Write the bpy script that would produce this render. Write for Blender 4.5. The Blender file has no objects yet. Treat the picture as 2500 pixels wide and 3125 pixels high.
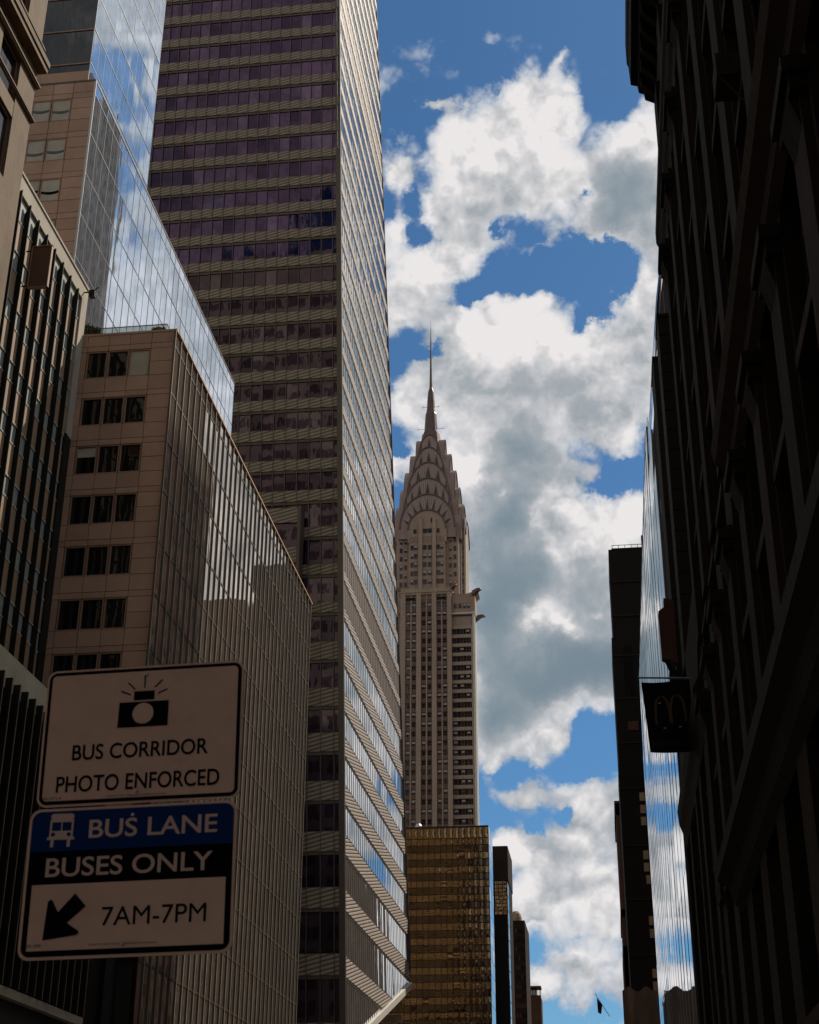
import bpy, bmesh, math, random
from mathutils import Vector, Matrix
random.seed(7)
R = math.radians
scene = bpy.context.scene
COL = scene.collection

# ---------------------------------------------------------------- camera
PITCH, YAW, ROLL = R(25.935), R(7.5), R(0.3)
fh = Vector((-math.sin(YAW), math.cos(YAW), 0)); r0 = Vector((math.cos(YAW), math.sin(YAW), 0)); uz = Vector((0, 0, 1))
fwd = fh*math.cos(PITCH) + uz*math.sin(PITCH); up0 = -fh*math.sin(PITCH) + uz*math.cos(PITCH)
rgt = r0*math.cos(ROLL) + up0*math.sin(ROLL); upv = -r0*math.sin(ROLL) + up0*math.cos(ROLL)
cd = bpy.data.cameras.new('camera'); cam = bpy.data.objects.new('camera', cd); COL.objects.link(cam)
m = Matrix((rgt, upv, -fwd)).transposed().to_4x4(); m.translation = (0, 0, 1.6); cam.matrix_world = m
cd.sensor_fit = 'HORIZONTAL'; cd.sensor_width = 36; cd.lens = 65.56; cd.clip_start = 0.05; cd.clip_end = 6000
scene.camera = cam; cd.dof.use_dof = True; cd.dof.focus_distance = 300; cd.dof.aperture_fstop = 16

# ---------------------------------------------------------------- light and exposure
SUNV = Vector((0.45, 0.52, 0.785)).normalized()
sd = bpy.data.lights.new('sun', 'SUN'); sd.energy = 4.8; sd.angle = R(0.5); sd.color = (1.0, 0.9, 0.76)
sun = bpy.data.objects.new('sun', sd); COL.objects.link(sun)
sun.rotation_euler = SUNV.to_track_quat('Z', 'Y').to_euler()
vs = scene.view_settings; vs.view_transform = 'Standard'; vs.look = 'None'; vs.gamma = 1; vs.exposure = 0.0

# ---------------------------------------------------------------- sky: daylight with broken cumulus (azimuth, elevation, width, height, amount, turn)
COV=[(-4.07,44.18,5.54,0.98,-1.0,0),(-8.25,41.21,0.7,1.02,-0.5,0),(-3.41,42.67,3.31,1.0,-0.5,0),(2.58,41.32,1.37,0.83,-0.5,0),(-0.8,39.16,0.0,0.0,0,0),(-6.61,41.3,1.12,0.44,0.9,-10),(-5.33,40.69,1.28,0.77,1,0),(-5.47,39.49,1.61,1.03,1,0),(-3.03,40.21,1.38,0.68,0.6,0),(-1.39,40.82,2.08,1.02,1.2,0),(0.07,40.14,1.37,1.02,0.9,0),(0.25,42.66,0.51,0.63,0.45,0),(0.64,41.63,0.81,0.67,0.5,0),(-2.84,39.26,2.73,1.38,1.2,0),(-6.05,37.68,1.58,0.7,0.9,0),(-4.48,37.57,2.25,1.05,1,0),(-1.76,38.0,2.47,1.21,1.2,0),(3.29,39.39,1.67,1.27,1.2,0),(2.02,37.77,2.42,1.38,1.2,0),(1.24,36.34,1.96,0.87,1,0),(3.44,36.43,1.3,1.04,1,0),(-8.38,38.98,0.78,0.9,1.1,0),(-8.3,36.71,1.12,1.06,1,0),(-6.73,35.3,2.42,1.33,1.2,0),(-4.73,36.17,2.0,0.88,1,0),(-7.82,33.69,1.95,1.25,1.1,0),(-4.57,33.49,2.38,0.89,0.9,0),(-1.55,33.49,1.72,0.89,1,0),(-5.45,32.07,2.14,1.08,1,0),(-2.47,31.82,2.97,1.35,1.2,0),(0.91,31.84,2.3,1.25,1.2,0),(3.05,33.47,1.26,1.94,1.1,0),(3.82,34.82,0.85,1.05,0.8,0),(2.55,31.37,2.28,1.96,1.2,0),(-0.85,30.49,3.33,1.44,1.2,0),(1.35,29.29,1.84,1.26,1,0),(-4.64,30.07,3.15,1.45,1.1,0),(-7.58,30.45,1.69,1.63,1.1,0),(-8.07,27.36,0.72,0.73,1,0),(-2.0,28.0,2.46,1.63,1.2,0),(-4.68,27.89,2.47,1.27,1,0),(-3.69,26.23,2.63,1.46,1,0),(-1.09,25.79,2.4,1.63,1.2,0),(0.45,24.82,1.78,1.44,1.1,0),(2.09,25.63,1.18,1.08,1,0),(-2.77,23.66,3.56,2.36,1.2,0),(1.1,22.61,2.7,2.16,1.2,0),(-2.12,20.03,3.83,2.52,1.3,0),(-3.71,17.91,1.7,1.07,0.9,0),(-1.66,17.43,1.12,0.8,0.9,0),(-2.44,16.64,1.12,0.62,0.7,0),(-4.31,16.67,0.94,0.71,0.7,0),(-3.22,15.33,1.66,0.74,1.1,0),(-0.31,14.66,1.37,0.96,1.1,0),(-1.65,13.13,2.53,1.21,1.2,0),(-3.82,13.68,1.28,1.04,1,0),(-1.35,11.75,2.86,1.19,1.2,0),(-2.83,10.41,2.31,0.84,0.8,0),(-0.95,8.89,1.39,1.16,1.1,0),(-2.37,8.24,1.05,0.83,0.9,0),(0.17,10.2,1.05,1.17,0.8,0),(4.09,38.46,1.1,2.04,0.6,0),(-4.15,24.06,1.39,1.64,0.9,0),(3.78,33.41,0.84,1.06,0.5,0),(-4.21,21.33,1.36,1.99,0.9,0),(0.76,20.29,1.14,1.43,0.8,0),(-2.85,27.12,1.22,0.73,0.6,0),(-2.98,11.26,1.25,0.85,0.8,0),(0.25,11.72,0.89,1.02,0.7,0),(1.42,35.8,1.95,0.59,0.6,0),(-1.63,36.15,1.54,0.53,0.5,0),(-1.91,34.88,2.83,0.74,-1.2,-8),(-4.33,34.35,1.31,0.39,-0.9,-20),(1.94,34.26,1.07,0.79,-1.1,0),(0.67,33.02,0.59,0.89,-1,15),(1.79,34.98,0.97,0.61,-0.9,0),(-7.4,36.63,0.56,1.06,-0.8,30),(-7.16,32.35,1.29,0.25,-0.8,-8),(0.42,37.1,0.66,0.38,-0.8,0),(1.41,27.21,1.1,0.5,-1.3,-30),(1.96,27.81,0.7,0.45,-0.9,0),(-7.87,28.09,0.72,0.33,-0.9,0),(-0.16,17.47,1.12,0.85,-1.5,0),(-0.42,16.07,1.29,0.46,-1,0),(-3.38,16.13,1.12,0.18,-0.6,0),(-1.5,14.6,0.51,0.31,-0.9,-20),(-2.79,14.28,0.4,0.17,-0.7,0),(-3.39,36.57,0.4,0.18,-0.4,0),(-7.64,37.94,0.63,0.52,-0.6,0)]
SHD=[(-3.69,26.42,1.22,0.91,0.6,0),(-4.2,21.88,1.17,1.63,0.9,0),(-0.21,19.97,2.28,1.07,0.7,0),(-3.38,36.84,2.45,0.88,0.9,0),(-3.1,38.4,1.81,0.69,0.5,0),(2.87,37.35,2.19,1.38,1.0,0),(2.09,36.02,1.73,0.87,0.6,0),(-6.73,34.23,1.75,0.89,0.4,0),(0.57,29.88,2.89,1.08,0.9,0),(2.43,32.45,1.67,1.42,0.6,0),(-2.09,30.91,2.52,0.9,0.5,0),(-5.47,30.26,2.1,1.09,0.5,0),(-2.41,28.02,2.25,1.45,1.2,0),(-3.92,25.33,2.61,1.64,1.2,0),(-3.2,22.58,2.94,1.99,1.3,0),(0.29,22.11,1.93,1.26,0.7,0),(-1.95,19.49,3.81,1.43,1.5,0),(0.95,20.28,2.28,1.07,1.0,0),(-4.46,18.28,1.71,1.07,1.0,0),(-1.52,11.93,2.51,0.51,0.5,0),(-2.83,10.24,1.77,0.76,1.0,0),(-0.79,8.55,0.87,0.66,0.8,0),(-1.65,13.13,1.08,0.52,0.3,0),(-4.69,27.34,1.23,0.64,-0.9,0),(-3.49,26.41,1.01,0.4,-0.9,-35),(-2.11,25.28,1.2,0.36,-0.8,-40),(-0.67,26.14,1.4,1.09,-0.9,0),(0.87,25.16,1.58,0.72,-0.9,0),(-1.55,24.35,0.79,0.73,-0.5,0),(-2.44,21.84,0.88,0.51,-1.2,-30),(-1.29,21.45,0.97,0.45,-1.1,0),(0.29,22.02,1.16,0.5,-1.1,20),(-1.75,17.43,0.94,0.62,-1.1,0),(-3.0,16.65,0.93,0.35,-0.5,0),(-0.67,14.67,1.09,0.7,-0.4,0),(-0.03,40.32,1.6,0.85,-0.5,0),(-0.51,36.54,0.88,0.7,-0.4,0),(-6.07,35.65,1.33,0.53,-0.5,0),(-2.06,16.64,0.74,0.27,-0.6,0)]

world = bpy.data.worlds.new('World'); scene.world = world; world.use_nodes = True
nt = world.node_tree; nt.nodes.clear(); NL = nt.links
def N(t, **kw):
    n = nt.nodes.new(t)
    for k, v in kw.items(): setattr(n, k, v)
    return n
def put(sock, v):
    if isinstance(v, bpy.types.NodeSocket): NL.new(v, sock)
    else: sock.default_value = v
def M(op, a, b=0.0, c=0.0):
    n = N('ShaderNodeMath', operation=op); put(n.inputs[0], a); put(n.inputs[1], b); put(n.inputs[2], c); return n.outputs[0]
def V(op, a, b=(0, 0, 0), s=None):
    n = N('ShaderNodeVectorMath', operation=op); put(n.inputs[0], a); put(n.inputs[1], b)
    if s is not None: put(n.inputs['Scale'], s)
    return n.outputs[0]
def RNG(v, a, b, c, d, smooth=True):
    n = N('ShaderNodeMapRange', interpolation_type='SMOOTHSTEP' if smooth else 'LINEAR')
    put(n.inputs[0], v); put(n.inputs[1], a); put(n.inputs[2], b); put(n.inputs[3], c); put(n.inputs[4], d); return n.outputs[0]
def NZ(vec, scale, detail, rough, out=0, dist=0.0):
    n = N('ShaderNodeTexNoise', noise_dimensions='3D'); put(n.inputs['Vector'], vec)
    n.inputs['Scale'].default_value = scale; n.inputs['Detail'].default_value = detail
    n.inputs['Roughness'].default_value = rough; n.inputs['Distortion'].default_value = dist
    return n.outputs[out]
def MIXC(f, a, b):
    n = N('ShaderNodeMix', data_type='RGBA'); put(n.inputs[0], f); put(n.inputs[6], a); put(n.inputs[7], b); return n.outputs[2]
tc = N('ShaderNodeTexCoord'); D = tc.outputs['Generated']
sky = N('ShaderNodeTexSky', sky_type='NISHITA'); sky.sun_disc = False
sky.sun_elevation = math.asin(SUNV.z); sky.sun_rotation = math.atan2(SUNV.x, SUNV.y)
sky.air_density = 1.0; sky.dust_density = 0.4; sky.ozone_density = 2.0
skyc = V('SCALE', sky.outputs[0], s=0.079)
skyc = V('MULTIPLY', skyc, (0.47, 0.80, 1.02))
# direction bent a little by noise so that every cloud edge frays
wA = V('SUBTRACT', NZ(D, 9, 3, .55, 1), (0.5, 0.5, 0.5)); wB = V('SUBTRACT', NZ(D, 34, 5, .65, 1), (0.5, 0.5, 0.5))
Dw = V('ADD', V('ADD', D, V('SCALE', wA, s=.045)), V('SCALE', wB, s=.028))
Df = V('ADD', D, V('SCALE', wB, s=.014))
sx = N('ShaderNodeSeparateXYZ'); put(sx.inputs[0], Dw)
az = M('MULTIPLY', M('ARCTAN2', sx.outputs[0], sx.outputs[1]), 57.2958)
el = M('MULTIPLY', M('ARCSINE', sx.outputs[2]), 57.2958)
ae = N('ShaderNodeCombineXYZ'); put(ae.inputs[0], az); put(ae.inputs[1], el); AE = ae.outputs[0]
def field(lst, grow=1.58):
    acc = None
    for (a, e, rx, ry, w, rot) in lst:
        mp = N('ShaderNodeMapping', vector_type='TEXTURE'); put(mp.inputs[0], AE)
        mp.inputs['Location'].default_value = (a, e, 0); mp.inputs['Rotation'].default_value = (0, 0, R(-rot)); mp.inputs['Scale'].default_value = (rx*grow, ry*grow, 1)
        g = N('ShaderNodeTexGradient', gradient_type='QUADRATIC_SPHERE'); put(g.inputs[0], mp.outputs[0])
        acc = M('MULTIPLY', g.outputs['Fac'], w) if acc is None else M('MULTIPLY_ADD', g.outputs['Fac'], w, acc)
    return acc
covf = field(COV); shdf = field(SHD, 2.1)
def billow(vec):
    acc = None
    for (sc, w) in ((11, .42), (23, .28), (48, .17), (100, .09), (210, .05)):
        v = M('MULTIPLY', M('ABSOLUTE', M('SUBTRACT', NZ(vec, sc, 0, .5), .5)), 2*w*2.0)
        acc = v if acc is None else M('ADD', acc, v)
    return acc
OFF = (0.0045, 0.0015, 0.0085)
Db = V('ADD', D, V('SCALE', wB, s=.006))
B0 = billow(Db); B1 = billow(V('ADD', Db, OFF))
n1 = NZ(Df, 20, 9, .56)
n2 = NZ(D, 5.0, 4, .5); n2b = NZ(D, 10.0, 3, .45)
# the rest of the dome: broken cloud of the same kind
inw = M('MULTIPLY', M('MULTIPLY', RNG(az, -13, -10.5, 0, 1), RNG(az, 5, 7, 1, 0)), M('MULTIPLY', RNG(el, 3, 6, 0, 1), RNG(el, 45, 48, 1, 0)))
extra_cloud = N('ShaderNodeVectorMath', operation='DISTANCE'); put(extra_cloud.inputs[0], D); extra_cloud.inputs[1].default_value = (.33, .70, .63)  # extra cloud added out of view for the glass tower to mirror
gen = RNG(M('ADD', n2, RNG(extra_cloud.outputs['Value'], 0, .45, .12, 0)), .41, .57, 0, 1.0)
cov = M('ADD', M('MULTIPLY', covf, inw), M('MULTIPLY', gen, M('SUBTRACT', 1.0, inw)))
dens = M('ADD', M('MINIMUM', cov, 1.3), M('ADD', M('MULTIPLY', M('SUBTRACT', n1, .5), 1.15), M('MULTIPLY', M('SUBTRACT', B0, .30), 0.75)))
mask = RNG(dens, .11, .43, 0, 1)
thick = RNG(dens, .25, .75, 0, 1)
relief = M('ADD', M('SUBTRACT', B1, B0), M('MULTIPLY', M('SUBTRACT', NZ(V('ADD', D, (.016, .006, .032)), 9, 3, .45), NZ(D, 9, 3, .45)), 1.6))
shd = M('ADD', M('MULTIPLY', shdf, inw), M('MULTIPLY', M('MULTIPLY', gen, .3), M('SUBTRACT', 1.0, inw)))
core_ = RNG(dens, .25, 1.0, .0, 1)
sh0 = M('MULTIPLY', M('MAXIMUM', M('ADD', M('MULTIPLY', shd, 1.0), M('MULTIPLY', M('SUBTRACT', n2b, .50), .35)), 0.0), core_)
sh1 = M('MAXIMUM', M('ADD', M('ADD', sh0, .05), M('MULTIPLY', relief, M('SUBTRACT', 1.35, M('MULTIPLY', M('MINIMUM', sh0, 1.2), .6)))), 0.0)
shade = M('SUBTRACT', 1.0, M('EXPONENT', M('MULTIPLY', sh1, -1.1)))
bright = MIXC(thick, (0.50, 0.55, 0.62, 1), (0.83, 0.80, 0.80, 1))
mid = MIXC(RNG(shade, 0, .5, 0, 1, False), bright, (0.40, 0.43, 0.46, 1))
ccol = MIXC(RNG(shade, .4, .9, 0, 1), mid, (0.185, 0.250, 0.300, 1))
low = RNG(el, 6, 14, 1, 0)
fin = MIXC(mask, skyc, ccol)
bg = N('ShaderNodeBackground'); put(bg.inputs[0], fin); bg.inputs[1].default_value = 1.0
wo = N('ShaderNodeOutputWorld'); NL.new(bg.outputs[0], wo.inputs[0])
world.cycles.sampling_method = 'MANUAL'; world.cycles.sample_map_resolution = 512

# ---------------------------------------------------------------- materials
MAT = {}
def mat(name, col, rough=.8, metal=0, var=.15, vscale=.6, bump=0, bscale=8, ior=1.5, spec=.5, stretch=(1, 1, 1), speck=0):
    mt = bpy.data.materials.new(name); mt.use_nodes = True; t = mt.node_tree; b = t.nodes['Principled BSDF']
    b.inputs['Roughness'].default_value = rough; b.inputs['Metallic'].default_value = metal; b.inputs['IOR'].default_value = ior
    b.inputs['Specular IOR Level'].default_value = spec
    c = t.nodes.new('ShaderNodeTexCoord'); mp = t.nodes.new('ShaderNodeMapping'); mp.inputs['Scale'].default_value = stretch
    t.links.new(c.outputs['Object'], mp.inputs[0])
    n = t.nodes.new('ShaderNodeTexNoise'); n.inputs['Scale'].default_value = vscale; n.inputs['Detail'].default_value = 7; n.inputs['Roughness'].default_value = .65
    t.links.new(mp.outputs[0], n.inputs['Vector'])
    r = t.nodes.new('ShaderNodeMapRange'); r.inputs[1].default_value = .3; r.inputs[2].default_value = .7; r.inputs[3].default_value = 1-var; r.inputs[4].default_value = 1+var
    t.links.new(n.outputs[0], r.inputs[0])
    mx = t.nodes.new('ShaderNodeVectorMath'); mx.operation = 'SCALE'; mx.inputs[0].default_value = col
    t.links.new(r.outputs[0], mx.inputs['Scale']); t.links.new(mx.outputs[0], b.inputs['Base Color'])
    if bump:
        n2 = t.nodes.new('ShaderNodeTexNoise'); n2.inputs['Scale'].default_value = bscale; n2.inputs['Detail'].default_value = 4
        t.links.new(mp.outputs[0], n2.inputs['Vector'])
        bp = t.nodes.new('ShaderNodeBump'); bp.inputs['Strength'].default_value = 1; bp.inputs['Distance'].default_value = bump
        t.links.new(n2.outputs[0], bp.inputs['Height']); t.links.new(bp.outputs[0], b.inputs['Normal'])
    MAT[name] = mt; return mt
def glass(name, col, wave=.004, wscale=.5, stretch=(1, 1, .35), ior=1.6, metal=0, rough=.015, tint=None):
    mt = mat(name, col, rough, metal, .25, .35, 0, 1, ior); t = mt.node_tree; b = t.nodes['Principled BSDF']
    c = t.nodes.new('ShaderNodeTexCoord'); mp = t.nodes.new('ShaderNodeMapping'); mp.inputs['Scale'].default_value = stretch
    t.links.new(c.outputs['Object'], mp.inputs[0])
    n = t.nodes.new('ShaderNodeTexNoise'); n.inputs['Scale'].default_value = wscale; n.inputs['Detail'].default_value = 2
    t.links.new(mp.outputs[0], n.inputs['Vector'])
    bp = t.nodes.new('ShaderNodeBump'); bp.inputs['Strength'].default_value = 1; bp.inputs['Distance'].default_value = wave
    t.links.new(n.outputs[0], bp.inputs['Height']); t.links.new(bp.outputs[0], b.inputs['Normal'])
    if tint: b.inputs['Specular Tint'].default_value = (*tint, 1)
    return mt
def bandmat(name, ca, cb, period, slope, axis, rough=.55, bump=.05):
    """terracotta tiles with raked ribs: ribs run along `axis`, rising by `slope`"""
    mt = bpy.data.materials.new(name); mt.use_nodes = True; t = mt.node_tree; b = t.nodes['Principled BSDF']; b.inputs['Roughness'].default_value = rough
    c = t.nodes.new('ShaderNodeTexCoord'); s = t.nodes.new('ShaderNodeSeparateXYZ'); t.links.new(c.outputs['Object'], s.inputs[0])
    m1 = t.nodes.new('ShaderNodeMath'); m1.operation = 'MULTIPLY_ADD'; t.links.new(s.outputs[axis], m1.inputs[0]); m1.inputs[1].default_value = -slope; t.links.new(s.outputs[2], m1.inputs[2])
    m2 = t.nodes.new('ShaderNodeMath'); m2.operation = 'DIVIDE'; t.links.new(m1.outputs[0], m2.inputs[0]); m2.inputs[1].default_value = period
    m3 = t.nodes.new('ShaderNodeMath'); m3.operation = 'FRACT'; t.links.new(m2.outputs[0], m3.inputs[0])
    m4 = t.nodes.new('ShaderNodeMath'); m4.operation = 'PINGPONG'; t.links.new(m3.outputs[0], m4.inputs[0]); m4.inputs[1].default_value = .5
    r = t.nodes.new('ShaderNodeMapRange'); r.interpolation_type = 'SMOOTHSTEP'; r.inputs[1].default_value = .10; r.inputs[2].default_value = .28
    t.links.new(m4.outputs[0], r.inputs[0])
    x = t.nodes.new('ShaderNodeMix'); x.data_type = 'RGBA'; x.inputs[6].default_value = (*cb, 1); x.inputs[7].default_value = (*ca, 1)  # lit tone on the ribs, dark tone painted into the gaps
    t.links.new(r.outputs[0], x.inputs[0])
    nz = t.nodes.new('ShaderNodeTexNoise'); nz.inputs['Scale'].default_value = .8; nz.inputs['Detail'].default_value = 5; t.links.new(c.outputs['Object'], nz.inputs['Vector'])
    rr = t.nodes.new('ShaderNodeMapRange'); rr.inputs[3].default_value = .72; rr.inputs[4].default_value = 1.25; t.links.new(nz.outputs[0], rr.inputs[0])
    sc = t.nodes.new('ShaderNodeVectorMath'); sc.operation = 'SCALE'; t.links.new(x.outputs[2], sc.inputs[0]); t.links.new(rr.outputs[0], sc.inputs['Scale'])
    t.links.new(sc.outputs[0], b.inputs['Base Color'])
    bp = t.nodes.new('ShaderNodeBump'); bp.inputs['Strength'].default_value = 1; bp.inputs['Distance'].default_value = bump
    t.links.new(r.outputs[0], bp.inputs['Height']); t.links.new(bp.outputs[0], b.inputs['Normal'])
    MAT[name] = mt; return mt
mat('tan_panel', (.415, .245, .153), .75, var=.16, vscale=.25, bump=.01, bscale=3)
mat('tan_panel_light', (.44, .262, .165), .75, var=.16, vscale=.25, bump=.01, bscale=3)
mat('tan_panel_dark', (.385, .228, .142), .75, var=.2, vscale=.25, bump=.01, bscale=3)
mat('tan_frame', (.30, .17, .10), .5)
mat('blind', (.42, .37, .27), .9)
glass('dark_glass', (.008, .008, .008), .012, .9, ior=1.5)
glass('curtain_glass', (.52, .62, .74), .004, .6, (1, 1, .25), metal=.86, ior=1.6)
glass('brown_curtain', (.50, .43, .36), .004, .6, (1, 1, .25), metal=.88, ior=1.6)
glass('bronze_dark', (.095, .068, .044), .003, 1.1, (1, 1, 1), ior=1.5, metal=1, rough=.05)
mat('mirrored_brick', (.20, .105, .062), .85, var=.25, vscale=.3)
mat('mirrored_pier', (.27, .155, .095), .85, var=.2)
mat('pale_metal', (.42, .42, .38), .35, .5, var=.1)
mat('mullion_metal', (.33, .31, .26), .5, .2, var=.1)
mat('grey_metal', (.16, .17, .18), .4, .5, var=.1)
mat('bronze_metal', (.085, .058, .038), .45, .3)
mat('core_dark', (.03, .025, .022), .9)
mat('roof_grey', (.12, .11, .10), .95)
mat('mirrored_band', (.52, .41, .28), .8)
mat('dim_window', (.14, .15, .11), .7)
mat('crown_window', (.045, .030, .024), .6)
mat('pale_stone', (.48, .56, .36), .85)
mat('concrete', (.34, .30, .24), .9, var=.22, vscale=.5, bump=.02, bscale=2, stretch=(1, 1, .4))
mat('cream_stone', (.46, .39, .27), .9, var=.18, vscale=.5, bump=.02, bscale=3)
mat('fin_dark', (.016, .015, .012), .6, spec=.12)
mat('grey_spandrel', (.22, .23, .20), .6)
mat('tan_spandrel', (.25, .16, .09), .7)
mat('gold_stone', (.12, .072, .033), .85, var=.3, vscale=.8, bump=.02, bscale=4, stretch=(1, 1, .5))
mat('brown_window', (.10, .045, .02), .5)
glass('purple_glass_light', (.088, .055, .088), .010, .55, (1, 1, .5), metal=.9)
glass('purple_glass_dark', (.040, .022, .042), .010, .55, (1, 1, .5), metal=.9)
glass('purple_glass', (.062, .035, .062), .010, .55, (1, 1, .5), metal=.9)
glass('tower_glass', (.58, .62, .64), .003, .7, (1, 1, .3), metal=.9)
mat('louver', (.085, .055, .035), .6, var=.3, vscale=1.5)
bandmat('band_west', (.225, .16, .105), (.085, .05, .032), .62, .26, 0)  # darker copy of the terracotta, tone of the shaded west face
bandmat('band_south', (.36, .30, .25), (.07, .048, .034), .52, .22, 1)  # paler copy of the same terracotta, sunlit tone put into the colour
mat('corner_metal', (.07, .045, .03), .4, .3)
mat('white_trim', (.50, .47, .42), .5)
mat('brick_pale', (.29, .195, .135), .9, var=.16, vscale=.25, stretch=(1, 1, .3), bump=.01, bscale=2)
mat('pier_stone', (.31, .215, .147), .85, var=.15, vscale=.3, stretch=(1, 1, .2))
mat('pier_lit', (.52, .48, .40), .85, var=.15, vscale=.3, stretch=(1, 1, .2))  # paler copy of the pier stone, sunlight put into the colour
mat('brick_spandrel', (.165, .095, .065), .9, var=.15, vscale=.6)
mat('sash', (.12, .065, .045), .6)
glass('old_glass', (.015, .011, .010), .01, 1.2, ior=1.5)
mat('shade_cloth', (.36, .34, .30), .9)
mat('black_opening', (.008, .007, .006), .6, spec=.12)
mat('steel', (.22, .145, .11), .36, .5, var=.22, vscale=.9, bump=.03, bscale=3, stretch=(1, 1, .25))
mat('steel_dark', (.10, .062, .046), .4, .5)
mat('steel_rib', (.36, .26, .20), .35, .4)
glass('bronze_mirror', (.21, .142, .076), .003, 1.1, (1, 1, 1), ior=1.5, metal=1, rough=.04)
glass('pale_mirror', (.60, .64, .66), .01, .4, (1, 1, .3), metal=1, rough=.05)
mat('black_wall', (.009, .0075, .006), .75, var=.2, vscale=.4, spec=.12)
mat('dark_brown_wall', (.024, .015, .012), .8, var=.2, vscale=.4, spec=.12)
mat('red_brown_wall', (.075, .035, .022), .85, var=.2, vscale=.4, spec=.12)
mat('black_stone', (.014, .0105, .0065), .85, var=.35, vscale=.7, bump=.03, bscale=3, stretch=(1, 1, .4), spec=.12)  # stone toned near-black for the shaded, dark-graded south side
mat('black_stone_warm', (.022, .013, .0075), .85, var=.3, vscale=.7, bump=.03, bscale=3, stretch=(1, 1, .4), spec=.12)
mat('black_stone_deep', (.006, .005, .004), .8, var=.3, vscale=.7, spec=.12)
glass('black_glass', (.004, .004, .004), .01, .8, ior=1.35)
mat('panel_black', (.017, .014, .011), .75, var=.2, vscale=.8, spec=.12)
mat('joint_black', (.006, .005, .004), .9, spec=.12)
glass('sky_glass', (.62, .68, .72), .004, .25, (1, 1, .12), metal=.92)
mat('terrace_rail', (.30, .42, .40), .15, 0, ior=1.5)
mat('leaf', (.055, .07, .03), .7, var=.4, vscale=4)
mat('pot', (.08, .055, .04), .8)
mat('sign_face', (.66, .42, .295), .7, var=.10, vscale=9)
mat('sign_black', (.0022, .0022, .002), .9, var=.1, vscale=9, spec=.06)
mat('sign_blue', (.005, .027, .118), .8, var=.05, spec=.08)
mat('sign_letter', (.60, .40, .30), .7, var=.05)
mat('sign_small', (.06, .04, .03), .6)
mat('galvanised', (.30, .27, .23), .4, .7)
mat('banner_cloth', (.004, .003, .003), .9, var=.2, vscale=2, spec=.12)
mat('banner_gold', (.045, .022, .004), .8)
mat('banner_text', (.03, .025, .02), .8)
mat('asphalt', (.05, .05, .052), .95, var=.25, vscale=2, bump=.01, bscale=30)
mat('paving', (.26, .25, .235), .9, var=.2, vscale=1)
mat('kerb_stone', (.33, .32, .30), .85)
mat('paint_white', (.78, .78, .75), .7)
mat('paint_red', (.30, .06, .04), .8)
mat('ground_earth', (.12, .115, .105), .95)
mat('scaffold_net', (.14, .085, .055), .9, var=.3, vscale=1.5, stretch=(1, 1, .3))
mat('lamp_warm', (.9, .85, .7), .5)

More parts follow.
